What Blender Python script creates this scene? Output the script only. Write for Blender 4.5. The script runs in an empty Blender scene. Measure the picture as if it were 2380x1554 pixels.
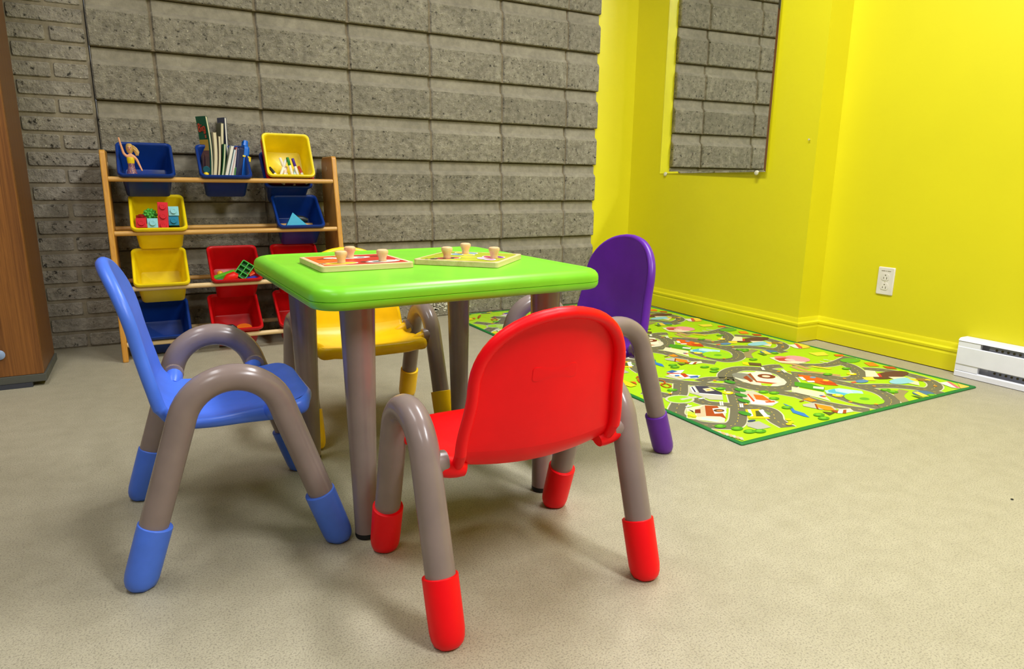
import bpy, bmesh, math, random
from mathutils import Vector, Matrix
random.seed(7)
SC = bpy.context.scene
COL = SC.collection

# ------------------------------------------------------------------ camera
def make_camera():
    yaw, pit, rol = 0.5008, -0.2232, 0.0101
    cy, sy, cp, sp, cr, sr = math.cos(yaw), math.sin(yaw), math.cos(pit), math.sin(pit), math.cos(rol), math.sin(rol)
    f = Vector((sy * cp, cy * cp, sp)); r = Vector((cy, -sy, 0)); u = r.cross(f)
    r2 = cr * r + sr * u; u2 = -sr * r + cr * u
    cd = bpy.data.cameras.new('camera'); cam = bpy.data.objects.new('camera', cd); COL.objects.link(cam)
    m = Matrix((r2, u2, -f)).transposed().to_4x4(); m.translation = Vector((-0.0870, -3.2089, 0.6860))
    cam.matrix_world = m
    cd.sensor_width = 36.0; cd.lens = 1533.2 / 2380 * 36.0; cd.clip_start = 0.02
    SC.camera = cam
make_camera()

# ------------------------------------------------------------------ world, exposure, ceiling lights
wd = bpy.data.worlds.new('world'); SC.world = wd; wd.use_nodes = True
wd.node_tree.nodes['Background'].inputs[0].default_value = (0.9, 0.95, 1.0, 1)
wd.node_tree.nodes['Background'].inputs[1].default_value = 0.25
SC.view_settings.view_transform = 'Standard'
try: SC.view_settings.look = 'None'
except Exception: pass
SC.view_settings.gamma = 1.0
SC.view_settings.use_curve_mapping = False
SC.view_settings.exposure = 0.35
try: SC.cycles.blur_glossy = 0.0; SC.cycles.caustics_reflective = True; SC.cycles.sample_clamp_indirect = 25.0
except Exception: pass
CEIL = 2.55
# (x, y, length along x, width along y, watts)
FIXTURES = [(1.30, -1.75, 0.30, 1.2, 40), (-0.55, -1.75, 0.30, 1.2, 12), (1.25, -3.8, 0.30, 1.2, 56), (-0.9, -3.9, 0.30, 1.2, 13)]
def ceiling_area(x, y, lx, ly, w):
    ld = bpy.data.lights.new('fluorescent_light', 'AREA'); ld.shape = 'RECTANGLE'
    ld.size = lx; ld.size_y = ly; ld.energy = w; ld.color = (0.95, 0.965, 1.0)
    lo = bpy.data.objects.new('fluorescent_light', ld); COL.objects.link(lo)
    lo.location = (x, y, CEIL - 0.065)
for fx in FIXTURES: ceiling_area(*fx)

# ------------------------------------------------------------------ helpers
def lin(c):
    o = []
    for v in c[:3]:
        v = v / 255.0
        o.append(v / 12.92 if v <= 0.04045 else ((v + 0.055) / 1.055) ** 2.4)
    return (o[0], o[1], o[2], 1.0)

class MB:
    def __init__(s): s.v = []; s.f = []; s.m = []; s.c = []
    def add(s, vs, fs, mi=0):
        b = len(s.v); s.v += [tuple(q) for q in vs]
        for f in fs: s.f.append(tuple(b + i for i in f)); s.m.append(mi)
        return s
    def box(s, x0, x1, y0, y1, z0, z1, mi=0, M=None):
        vs = [Vector(q) for q in ((x0,y0,z0),(x1,y0,z0),(x1,y1,z0),(x0,y1,z0),(x0,y0,z1),(x1,y0,z1),(x1,y1,z1),(x0,y1,z1))]
        if M is not None: vs = [M @ q for q in vs]
        return s.add(vs, [(3,2,1,0),(4,5,6,7),(0,1,5,4),(1,2,6,5),(2,3,7,6),(3,0,4,7)], mi)
    def rings(s, rings, cap0=True, cap1=True, closed=True, mi=0):
        n = len(rings[0]); vs = [q for r in rings for q in r]; fs = []
        for i in range(len(rings) - 1):
            for j in range(n if closed else n - 1):
                k = (j + 1) % n
                fs.append((i*n + j, i*n + k, (i+1)*n + k, (i+1)*n + j))
        if cap0: fs.append(tuple(range(n - 1, -1, -1)))
        if cap1: fs.append(tuple((len(rings)-1)*n + j for j in range(n)))
        return s.add(vs, fs, mi)
    def tube(s, path, r, seg=20, caps=True, mi=0, up=None):
        path = [Vector(q) for q in path]; n = len(path)
        rad = r if isinstance(r, (list, tuple)) else [r] * n
        T = []
        for i in range(n):
            t = path[min(i+1, n-1)] - path[max(i-1, 0)]; T.append(t.normalized())
        ref = Vector(up) if up else (Vector((0,0,1)) if abs(T[0].z) < 0.9 else Vector((1,0,0)))
        a = (ref - T[0] * ref.dot(T[0])).normalized(); R = []
        for i in range(n):
            a = (a - T[i] * a.dot(T[i])).normalized(); b = T[i].cross(a)
            R.append([path[i] + rad[i] * (math.cos(2*math.pi*k/seg) * a + math.sin(2*math.pi*k/seg) * b) for k in range(seg)])
        return s.rings(R, caps, caps, True, mi)
    def lathe(s, prof, c=(0,0,0), seg=24, mi=0, M=None):
        R = []
        for r, z in prof:
            ring = [Vector((c[0] + r*math.cos(2*math.pi*k/seg), c[1] + r*math.sin(2*math.pi*k/seg), c[2] + z)) for k in range(seg)]
            R.append([M @ q for q in ring] if M is not None else ring)
        return s.rings(R, True, True, True, mi)
    def prism(s, poly, z0, z1, mi=0, M=None):
        a = [Vector((x, y, z0)) for x, y in poly]; b = [Vector((x, y, z1)) for x, y in poly]
        if M is not None: a = [M @ q for q in a]; b = [M @ q for q in b]
        return s.rings([a, b], True, True, True, mi)
    def flip(s): s.f = [tuple(reversed(f)) for f in s.f]; return s

def rrect(hx, hy, r, n=5, cx=0, cy=0):
    r = min(r, hx, hy); o = []
    for qx, qy, a0 in ((1,1,0), (-1,1,90), (-1,-1,180), (1,-1,270)):
        for k in range(n + 1):
            a = math.radians(a0 + 90.0 * k / n)
            o.append((cx + qx*(hx - r) + r*math.cos(a), cy + qy*(hy - r) + r*math.sin(a)))
    return o

def mesh_of(name, mb, smooth=True, angle=40):
    me = bpy.data.meshes.new(name); me.from_pydata(mb.v, [], mb.f); me.validate()
    if len(me.polygons) == len(mb.m): me.polygons.foreach_set('material_index', mb.m)
    bm = bmesh.new(); bm.from_mesh(me); bmesh.ops.recalc_face_normals(bm, faces=bm.faces); bm.to_mesh(me); bm.free()
    if smooth:
        me.shade_smooth(); me.set_sharp_from_angle(angle=math.radians(angle))
    return me

def link(name, me, mats=None, parent=None, M=None):
    o = bpy.data.objects.new(name, me); COL.objects.link(o)
    if mats is not None and me is not None and len(me.materials) == 0:
        for m in (mats if isinstance(mats, (list, tuple)) else [mats]): me.materials.append(m)
    if parent is not None: o.parent = parent
    if M is not None: o.matrix_basis = M
    return o
def obj(name, mb, mats, parent=None, M=None, smooth=True, angle=40, bevel=0, seg=2):
    o = link(name, mesh_of(name, mb, smooth, angle), mats, parent, M)
    if bevel:
        b = o.modifiers.new('bevel', 'BEVEL'); b.width = bevel; b.segments = seg; b.limit_method = 'ANGLE'; b.angle_limit = math.radians(35)
    return o
def tag(o, label=None, cat=None, group=None, kind=None):
    if label: o['label'] = label
    if cat: o['category'] = cat
    if group: o['group'] = group
    if kind: o['kind'] = kind
    return o
def empty(name, loc=(0,0,0), rz=0, label=None, cat=None, group=None):
    o = bpy.data.objects.new(name, None); COL.objects.link(o); o.location = loc; o.rotation_euler = (0, 0, rz); o.empty_display_size = 0.05
    return tag(o, label, cat, group)
T = Matrix.Translation
def RX(d): return Matrix.Rotation(math.radians(d), 4, 'X')
def RY(d): return Matrix.Rotation(math.radians(d), 4, 'Y')
def RZ(d): return Matrix.Rotation(math.radians(d), 4, 'Z')

# ------------------------------------------------------------------ materials
class NT:
    def __init__(s, name):
        s.mat = bpy.data.materials.new(name); s.mat.use_nodes = True; s.t = s.mat.node_tree; s.n = s.t.nodes; s.b = s.n['Principled BSDF']
    def node(s, kind, **kw):
        nd = s.n.new(kind)
        for k, v in kw.items():
            if k in nd.inputs: nd.inputs[k].default_value = v
            else: setattr(nd, k, v)
        return nd
    def l(s, a, b): s.t.links.new(a, b)
    def noise(s, vec, scale, detail=4, rough=0.55):
        nd = s.node('ShaderNodeTexNoise'); nd.inputs['Scale'].default_value = scale; nd.inputs['Detail'].default_value = detail; nd.inputs['Roughness'].default_value = rough
        if vec is not None: s.l(vec, nd.inputs['Vector'])
        return nd
    def ramp(s, fac, stops):
        nd = s.node('ShaderNodeValToRGB'); el = nd.color_ramp.elements
        while len(el) < len(stops): el.new(0.5)
        for e, (p, c) in zip(el, stops): e.position = p; e.color = c if len(c) == 4 else lin(c)
        s.l(fac, nd.inputs['Fac']); return nd
    def mix(s, fac, a, b, mode='MIX'):
        nd = s.node('ShaderNodeMix'); nd.data_type = 'RGBA'; nd.blend_type = mode
        for sock, v in ((0, fac), (6, a), (7, b)):
            if isinstance(v, (int, float, tuple)): nd.inputs[sock].default_value = v
            else: s.l(v, nd.inputs[sock])
        return nd.outputs[2]
    def bump(s, h, strength=0.3, dist=0.002, normal=None):
        nd = s.node('ShaderNodeBump'); nd.inputs['Strength'].default_value = strength; nd.inputs['Distance'].default_value = dist
        s.l(h, nd.inputs['Height'])
        if normal is not None: s.l(normal, nd.inputs['Normal'])
        s.l(nd.outputs[0], s.b.inputs['Normal']); return nd.outputs[0]
    def pos(s): return s.node('ShaderNodeNewGeometry').outputs['Position']
    def objc(s): return s.node('ShaderNodeTexCoord').outputs['Object']
    def scaled(s, vec, sc, rot=(0,0,0)):
        nd = s.node('ShaderNodeMapping'); nd.inputs['Scale'].default_value = sc; nd.inputs['Rotation'].default_value = rot
        s.l(vec, nd.inputs['Vector']); return nd.outputs[0]

def plastic(name, c, rough=0.38, var=0.06, spec=0.38, bump=0.06, scale=900, sss=0):
    t = NT(name); v = t.objc()
    n = t.noise(v, 14, 3)
    d = tuple(max(0, x * (1 - var)) for x in c); e = tuple(min(255, x * (1 + var * 0.6)) for x in c)
    r = t.ramp(n.outputs[0], [(0.35, lin(d)), (0.7, lin(e))])
    t.l(r.outputs[0], t.b.inputs['Base Color'])
    t.b.inputs['Roughness'].default_value = rough; t.b.inputs['Specular IOR Level'].default_value = spec
    if bump: t.bump(t.noise(v, scale, 2).outputs[0], bump, 0.0006)
    return t.mat

def wood(name, light, dark, axis='X', scale=30, rough=0.45, stretch=0.06, bump=0.08):
    t = NT(name); sc = {'X': (stretch, 1, 1), 'Y': (1, stretch, 1), 'Z': (1, 1, stretch)}[axis]
    v = t.scaled(t.objc(), sc)
    warp = t.noise(v, scale * 0.35, 3)
    add = t.node('ShaderNodeVectorMath', operation='MULTIPLY_ADD'); t.l(warp.outputs[1], add.inputs[0]); add.inputs[1].default_value = (0.05, 0.05, 0.05); t.l(v, add.inputs[2])
    n1 = t.noise(add.outputs[0], scale, 6, 0.6); n2 = t.noise(add.outputs[0], scale * 7, 3, 0.6)
    r = t.ramp(n1.outputs[0], [(0.30, lin(dark)), (0.62, lin(light))])
    c = t.mix(0.35, r.outputs[0], t.ramp(n2.outputs[0], [(0.3, lin(dark)), (0.7, lin(light))]).outputs[0])
    t.l(c, t.b.inputs['Base Color']); t.b.inputs['Roughness'].default_value = rough
    t.bump(n2.outputs[0], bump, 0.001); return t.mat

def paint(name, c, rough=0.5, bump=0.06):
    t = NT(name); v = t.pos(); n = t.noise(v, 1.7, 3)
    r = t.ramp(n.outputs[0], [(0.3, lin(tuple(x*0.97 for x in c))), (0.7, lin(c))])
    t.l(r.outputs[0], t.b.inputs['Base Color']); t.b.inputs['Roughness'].default_value = rough
    t.bump(t.noise(v, 260, 3).outputs[0], bump, 0.001); return t.mat

def concrete(name, a, b, pit=(58, 55, 48), speck=(190, 182, 160), rough=True):
    t = NT(name); v = t.pos()
    big = t.noise(v, 5, 4); mid = t.noise(v, 34, 6, 0.65); fine = t.noise(v, 150, 4, 0.6)
    base = t.ramp(mid.outputs[0], [(0.28, lin(a)), (0.72, lin(b))]).outputs[0]
    base = t.mix(t.ramp(big.outputs[0], [(0.35, (0,0,0,1)), (0.75, (0.45,0.45,0.45,1))]).outputs[0], base, lin(tuple(x*0.82 for x in a)))
    if rough:
        pits = t.ramp(t.noise(v, 48, 5, 0.65).outputs[0], [(0.33, (1,1,1,1)), (0.42, (0,0,0,1))]).outputs[0]
        spk = t.ramp(t.noise(v, 95, 2, 0.5).outputs[0], [(0.66, (0,0,0,1)), (0.72, (1,1,1,1))]).outputs[0]
        base = t.mix(pits, base, lin(pit)); base = t.mix(spk, base, lin(speck))
    t.l(base, t.b.inputs['Base Color']); t.b.inputs['Roughness'].default_value = 0.92; t.b.inputs['Specular IOR Level'].default_value = 0.2
    n1 = t.bump(mid.outputs[0], 1.0 if rough else 0.3, 0.018 if rough else 0.004)
    t.bump(fine.outputs[0], 0.6 if rough else 0.3, 0.003, n1)
    return t.mat

def printed(name, rough=0.35, grain=0.0):
    t = NT(name); a = t.node('ShaderNodeAttribute', attribute_name='ink')
    n = t.noise(t.pos(), 60, 3); c = t.mix(0.06, a.outputs['Color'], n.outputs[1], 'OVERLAY')
    t.l(c, t.b.inputs['Base Color']); t.b.inputs['Roughness'].default_value = rough; return t.mat

def floor_mat():
    t = NT('floor_epoxy'); v = t.pos()
    big = t.noise(v, 1.3, 4); med = t.noise(v, 22, 4); fine = t.noise(v, 330, 4, 0.65); vor = t.node('ShaderNodeTexVoronoi'); vor.inputs['Scale'].default_value = 520; t.l(v, vor.inputs['Vector'])
    c = t.ramp(big.outputs[0], [(0.3, (164, 156, 132)), (0.7, (180, 172, 148))]).outputs[0]
    c = t.mix(0.25, c, t.ramp(med.outputs[0], [(0.3, (150, 142, 119)), (0.7, (192, 184, 160))]).outputs[0])
    c = t.mix(t.ramp(fine.outputs[0], [(0.38, (0.8,0.8,0.8,1)), (0.50, (0,0,0,1))]).outputs[0], c, lin((126, 119, 102)))
    t.l(c, t.b.inputs['Base Color']); t.b.inputs['Roughness'].default_value = 0.42; t.b.inputs['Specular IOR Level'].default_value = 0.4
    n1 = t.bump(vor.outputs[0], 0.22, 0.002); t.bump(fine.outputs[0], 0.28, 0.0025, n1)
    return t.mat

M_FLOOR = floor_mat()
M_YEL = paint('yellow_wall_paint', (224, 213, 24), 0.42)
M_YTRIM = paint('yellow_trim_paint', (226, 215, 24), 0.32, 0.02)
M_WHITEW = paint('grey_wall_paint', (128, 125, 118), 0.6)
M_CEIL = paint('white_ceiling_paint', (186, 185, 180), 0.8)
M_BLOCK = concrete('split_face_concrete', (112, 106, 92), (176, 168, 148))
M_BAND = concrete('smooth_block_band', (128, 121, 105), (158, 150, 130), rough=False)
M_MORTAR = concrete('brown_mortar', (108, 97, 78), (142, 129, 105), rough=False)
M_BRICK = concrete('grey_brick', (134, 127, 113), (184, 175, 157))
M_BMORT = concrete('brick_mortar', (124, 114, 94), (156, 145, 121), rough=False)
M_TAUPE = plastic('taupe_plastic', (138, 121, 115), 0.22, 0.04, bump=0.03)
M_BLACK = plastic('black_rubber', (22, 22, 23), 0.6)
M_GREEN = plastic('lime_green_plastic', (124, 208, 44), 0.33, 0.03, bump=0.05)
M_PINE = wood('varnished_pine', (214, 158, 68), (184, 122, 40), 'Z', 28, 0.35)
M_PINEX = wood('pine_dowel', (214, 168, 92), (190, 136, 62), 'X', 60, 0.4)
M_PINEW = wood('pale_dowel', (228, 200, 150), (206, 172, 118), 'X', 60, 0.45)
M_PLY = wood('birch_plywood_edge', (226, 203, 156), (196, 165, 112), 'X', 40, 0.5)
M_KNOB = wood('beech_knob', (234, 196, 152), (216, 170, 124), 'Z', 60, 0.3, 0.15)
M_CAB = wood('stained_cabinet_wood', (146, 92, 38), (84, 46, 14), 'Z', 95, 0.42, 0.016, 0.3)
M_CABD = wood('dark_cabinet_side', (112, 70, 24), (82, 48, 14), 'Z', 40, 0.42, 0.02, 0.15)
M_PLINTH = plastic('grey_plinth', (82, 82, 74), 0.7)
M_SLATE = plastic('slate_base', (58, 60, 68), 0.7)
M_PRINT = printed('printed_ink')
M_METAL = NT('mirror_silver'); M_METAL.b.inputs['Metallic'].default_value = 1.0; M_METAL.b.inputs['Roughness'].default_value = 0.015; M_METAL.b.inputs['Base Color'].default_value = (0.86, 0.88, 0.85, 1); M_METAL = M_METAL.mat
M_CLIP = plastic('clear_clip', (205, 200, 170), 0.2)
M_HEAT = plastic('white_enamel', (233, 233, 236), 0.35, 0.02)
M_HEATD = plastic('grey_enamel', (190, 194, 208), 0.45, 0.05)
M_OUT = plastic('outlet_white', (226, 219, 206), 0.4, 0.02)
M_DARK = plastic('dark_slot', (92, 84, 52), 0.7)

def P3(c, name=None, rough=0.38): return plastic(name or 'plastic_%d_%d_%d' % c, c, rough)

# flat print: coloured polygons lying on a surface, one mesh
class Ink:
    def __init__(s): s.v = []; s.f = []; s.c = []; s.k = 0
    def poly(s, pts, col, z=None, fn=None):
        if len(pts) < 3: return
        if z is None: s.k += 1; z = 0.00003 * s.k
        b = len(s.v); s.v += [(x, y, z) if fn is None else fn(x, y, z) for x, y in pts]
        s.f.append(tuple(range(b, b + len(pts)))); s.c.append(lin(col))
    def build(s, name, parent, M=None, mat=None):
        me = bpy.data.meshes.new(name); me.from_pydata(s.v, [], s.f)
        at = me.color_attributes.new('ink', 'FLOAT_COLOR', 'CORNER')
        vals = []
        for p in me.polygons: vals += list(s.c[p.index]) * len(p.vertices)
        at.data.foreach_set('color', vals)
        return link(name, me, mat or M_PRINT, parent, M)
def clip_rect(pts, x0, x1, y0, y1):
    for ax, lim, sg in ((0, x0, 1), (0, x1, -1), (1, y0, 1), (1, y1, -1)):
        out = []; n = len(pts)
        for i in range(n):
            a, b = pts[i], pts[(i+1) % n]; da, db = sg*(a[ax]-lim), sg*(b[ax]-lim)
            if da >= 0: out.append(a)
            if (da >= 0) != (db >= 0):
                t = da / (da - db); out.append((a[0] + t*(b[0]-a[0]), a[1] + t*(b[1]-a[1])))
        pts = out
        if len(pts) < 3: return []
    return pts
def smooth_path(pts, n=5):
    o = []
    P = [pts[0]] + list(pts) + [pts[-1]]
    for i in range(1, len(P) - 2):
        for k in range(n):
            t = k / n; p0, p1, p2, p3 = P[i-1], P[i], P[i+1], P[i+2]
            o.append(tuple(0.5*(2*p1[a] + (p2[a]-p0[a])*t + (2*p0[a]-5*p1[a]+4*p2[a]-p3[a])*t*t + (3*p1[a]-p0[a]-3*p2[a]+p3[a])*t**3) for a in range(2)))
    o.append(tuple(pts[-1])); return o
def ribbon(pts, w):
    n = len(pts); L = []; R = []
    for i in range(n):
        a, b = pts[max(i-1, 0)], pts[min(i+1, n-1)]; dx, dy = b[0]-a[0], b[1]-a[1]; d = math.hypot(dx, dy) or 1
        nx, ny = -dy/d*w/2, dx/d*w/2; L.append((pts[i][0]+nx, pts[i][1]+ny)); R.append((pts[i][0]-nx, pts[i][1]-ny))
    return [(L[i], L[i+1], R[i+1], R[i]) for i in range(n-1)]
def ell(cx, cy, rx, ry, n=14, a=0):
    ca, sa = math.cos(a), math.sin(a)
    return [(cx + rx*math.cos(2*math.pi*k/n)*ca - ry*math.sin(2*math.pi*k/n)*sa, cy + rx*math.cos(2*math.pi*k/n)*sa + ry*math.sin(2*math.pi*k/n)*ca) for k in range(n)]

# ================================================================== the room
XL, XR, YB, YN = -2.6, 2.59, 0.0, -5.6      # left wall, right wall, block wall face, wall behind the camera
XM0, XM, YM = 2.452, 2.486, -1.262                      # mirror pier: its face at the near and the far end
mb = MB(); mb.box(XL - .1, XR + .1, YN - .1, .15, -.1, 0); tag(obj('floor', mb, M_FLOOR, smooth=False), 'beige speckled epoxy floor', kind='structure')
mb = MB(); mb.box(XL - .1, XR + .1, YN - .1, .15, CEIL, CEIL + .1); tag(obj('ceiling', mb, M_CEIL, smooth=False), 'white painted ceiling', kind='structure')
mb = MB(); mb.box(XR, XR + .1, YN, YM, 0, CEIL); tag(obj('wall_right', mb, M_YEL, smooth=False), 'bright yellow painted wall with outlet and heater', kind='structure')
mb = MB(); mb.prism([(XM0, YM), (XR + .1, YM), (XR + .1, .1), (XM + .002, .1)], 0, CEIL); tag(obj('wall_pier', mb, M_YEL, smooth=False), 'bright yellow painted pier carrying the mirror', kind='structure')
mb = MB(); mb.box(2.205, XM + .01, .030, .1, 0, CEIL); tag(obj('wall_corner', mb, M_YEL, smooth=False), 'narrow yellow wall strip beside the block wall', kind='structure')
mb = MB(); mb.box(XL - .1, XL, YN, .1, 0, CEIL); tag(obj('wall_left', mb, M_WHITEW, smooth=False), 'grey painted wall beside the entrance', kind='structure')
mb = MB(); mb.box(XL - .1, XR + .1, YN - .1, YN, 0, CEIL); tag(obj('wall_front', mb, M_WHITEW, smooth=False), 'grey painted wall behind the viewer', kind='structure')

# split-face block wall, stack bond: 0.2 m courses, proud rough face, smooth recessed band on top
BX0, BX1, NC = -.222, 2.212, 12
PROF = [(0.0, 0.0), (0.0, .132), (.006, .142), (.019, .152), (.021, .160), (.021, .196)]
mb = MB()
prof = []
for k in range(NC):
    for (y, z) in PROF: prof.append((y + .008, z + .2 * k))
    prof.append((.029, .2 * k + .2))
prof = [(.09, 0)] + prof + [(.09, .2 * NC)]
mb.rings([[(x, y, z) for y, z in prof] for x in (BX0 + .004, BX1 - .006)], True, True, True)
wall_b = tag(obj('wall_back', mb, M_MORTAR, smooth=False), 'grey split-face concrete block wall in stacked courses', kind='structure')
mb = MB(); mb.box(BX0, BX1, .03, .1, .2 * NC, CEIL); obj('wall_header', mb, M_WHITEW, wall_b, smooth=False)
def block_mesh(w):
    m = MB(); R = []
    pr = [(.07, .001)] + [(y, z) for y, z in PROF] + [(.07, .196)]
    pr[1] = (0.003, .002); pr.insert(2, (0.0, .006))
    for x, dy in ((-w/2, .006), (-w/2 + .005, 0), (w/2 - .005, 0), (w/2, .006)):
        R.append([(x, y + (dy if y < .05 else 0), z) for y, z in pr])
    m.rings(R)
    for i, f in enumerate(m.f):
        zc = sum(m.v[q][2] for q in f) / len(f); yc = sum(m.v[q][1] for q in f) / len(f)
        if zc > .134 and yc < .045: m.m[i] = 1
    me = mesh_of('concrete_block', m, True, 25); me.materials.append(M_BLOCK); me.materials.append(M_BAND); return me
JX = [BX0, 0, .4, .8, 1.2, 1.6, 2.0, BX1]
bm_cache = {}
for k in range(NC):
    for i in range(7):
        a, b = JX[i] + (.005 if i else 0), JX[i+1] - (.005 if i < 6 else 0)
        key = round(b - a, 3)
        if key not in bm_cache: bm_cache[key] = block_mesh(key)
        link('concrete_block', bm_cache[key], None, wall_b, T(((a+b)/2, random.uniform(-.0015, .0015), .2*k)) @ RX(0))
# grey brick wall to the left of the blocks
KX0, KX1 = XL, BX0 - .004
mb = MB(); mb.box(KX0, KX1, .018, .1, 0, CEIL)
wall_k = tag(obj('wall_brick', mb, M_BMORT, smooth=False), 'grey rough brick wall with brown mortar left of the blocks', kind='structure')
def brick_mesh(w):
    m = MB(); hh = .0525
    o = []
    for (ins, y) in ((0, .05), (0, .016), (.003, .012)):
        o.append([(x, y, z) for x, z in rrect(w/2 - ins, hh/2 - ins, .006, 2)])
    m.rings(o, False, True); me = mesh_of('brick', m, True, 30); me.materials.append(M_BRICK); return me
brc = {}; far = MB(); nb = 0
for k in range(38):
    z = .0667 * k + .033
    x = KX1 - .008; first = True
    while x > KX0 + .02:
        w = (.240 if k % 2 else .113) if first else .240
        first = False
        w = round(min(w, x - KX0 - .005), 3)
        if w < .03: break
        cx = x - w/2 + random.uniform(-.003, .003)
        if x > -.80 and k < 34:
            if w not in brc: brc[w] = brick_mesh(w)
            link('brick', brc[w], None, wall_k, T((cx, random.uniform(-.002, .002), z + random.uniform(-.0015, .0015)))); nb += 1
        else: far.box(cx - w/2, cx + w/2, .013, .05, z - .026, z + .026)
        x -= w + .0135
tag(obj('far_bricks', far, M_BRICK, wall_k, smooth=False), kind='stuff')

# baseboards (moulded) on the yellow walls
def baseboard(name, path, label):
    pr = [(0, 0), (.016, 0), (.016, .062), (.013, .068), (.013, .072), (.016, .076), (.016, .084), (.009, .090), (.007, .096), (.0055, .104), (.003, .108), (0, .108)]
    R = []
    for i, (px, py) in enumerate(path):
        ds = []
        for j in (i-1, i):
            if 0 <= j < len(path) - 1:
                dx, dy = path[j+1][0]-path[j][0], path[j+1][1]-path[j][1]; d = math.hypot(dx, dy); ds.append((dy/d, -dx/d))
        if len(ds) == 2:
            nx, ny = ds[0][0]+ds[1][0], ds[0][1]+ds[1][1]; q = nx*ds[0][0]+ny*ds[0][1]; nx, ny = nx/q, ny/q
        else: nx, ny = ds[0]
        R.append([(px + nx*o, py + ny*o, z + .0035) for o, z in pr])
    m = MB(); m.rings(R); return tag(obj(name, m, M_YTRIM, angle=25), label, kind='structure')
baseboard('baseboard_right', [(2.215, .0302), (XM + .0005, .0302), (XM0, YM), (XR, YM), (XR, -1.915)], 'yellow moulded baseboard along the yellow walls')
baseboard('baseboard_front', [(XR, -3.6), (XR, YN)], 'yellow moulded baseboard beyond the heater')

# ceiling light fixtures
M_DIFF = NT('lit_diffuser'); M_DIFF.b.inputs['Emission Color'].default_value = (1, .96, .88, 1); M_DIFF.b.inputs['Emission Strength'].default_value = 3.0; M_DIFF = M_DIFF.mat
for i, (x, y, lx, ly, w) in enumerate(FIXTURES):
    e = empty('ceiling_light', (x, y, CEIL), 0, 'white fluorescent ceiling light hung above ' + ['the gap between table and play mat', 'the blue chair', 'the open floor before the heater', 'the floor behind the blue chair'][i], 'light', 'fluorescent ceiling lights')
    m = MB(); m.box(-lx/2-.03, lx/2+.03, -ly/2-.03, ly/2+.03, -.045, -.0005); obj('housing', m, M_HEAT, e, smooth=False)
    m = MB(); m.box(-lx/2, lx/2, -ly/2, ly/2, -.060, -.046); obj('diffuser', m, M_DIFF, e, smooth=False)

# ================================================================== mirror
mir = empty('wall_mirror', (2.4592, -.6275, .755), -.050, 'tall frameless mirror held by small clips on the yellow pier', 'mirror')
mw, mh, bv = .777, 1.25, .010
o4 = [(-.0015, -mw/2, 0), (-.0015, mw/2, 0), (-.0015, mw/2, mh), (-.0015, -mw/2, mh)]
i4 = [(-.005, -mw/2+bv, bv), (-.005, mw/2-bv, bv), (-.005, mw/2-bv, mh-bv), (-.005, -mw/2+bv, mh-bv)]
b4 = [(-.0002, y, z) for _, y, z in o4]
m = MB(); m.rings([b4, o4, i4], True, True); obj('mirror_glass', m, M_METAL, mir, smooth=False)
for y, z in ((-.335, -.004), (.335, -.004), (-.335, mh + .004), (.335, mh + .004)):
    m = MB(); m.lathe([(.003, 0), (.011, .001), (.011, .006), (.008, .009), (.003, .0095)], seg=14, M=T((0, y, z)) @ RY(-90)); obj('mirror_clip', m, M_CLIP, mir)
# small nail in the pier corner
m = MB(); m.lathe([(.0015, 0), (.0015, .006), (.004, .0065), (.004, .008), (.001, .009)], seg=10, M=T((XM0, -1.225, .888)) @ RY(-90))
tag(obj('nail', m, M_CLIP), 'tiny nail stuck in the yellow pier near its corner', 'nail')

# ================================================================== outlet
out = empty('wall_outlet', (XR, -1.558, .310), 0, 'white duplex electrical outlet on the yellow wall', 'outlet')
m = MB(); m.rings([[(-x, y, z) for y, z in rrect(.0355 - i, .0575 - i, .004, 3)] for x, i in ((.0002, 0), (.003, 0), (.006, .003))], True, True); obj('cover_plate', m, M_OUT, out, angle=30)
for k, zc in enumerate((.017, -.022)):
    m = MB(); m.rings([[(-x, y, z + zc) for y, z in rrect(.0165, .0145, .010, 5)] for x in (.005, .0075)], True, True); rc = obj('receptacle', m, M_OUT, out, angle=30)
    m = MB(); m.lathe([(.0024, 0), (.0024, .0008)], seg=10, M=T((-.0074, 0, zc + .008)) @ RY(-90)); obj('ground_hole', m, M_DARK, rc)
    for yy, h in ((.0063, .0035), (-.0063, .0045)):
        m = MB(); m.box(-.0082, -.0074, yy - .0011, yy + .0011, zc - .004 - h, zc - .004 + h); obj('slot', m, M_DARK, rc, smooth=False)
m = MB(); m.lathe([(.0025, 0), (.0025, .0012), (.001, .0015)], seg=10, M=T((-.006, 0, -.002)) @ RY(-90)); obj('screw', m, M_CLIP, out)
m = MB()
for a, b in ((.020, .004), (.001, -.003), (-.006, -.020)):
    m.box(-.0064, -.0060, b, a, .0405, .0435)
obj('label_print', m, P3((150, 140, 120), 'faded_label_print'), out, smooth=False)

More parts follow.
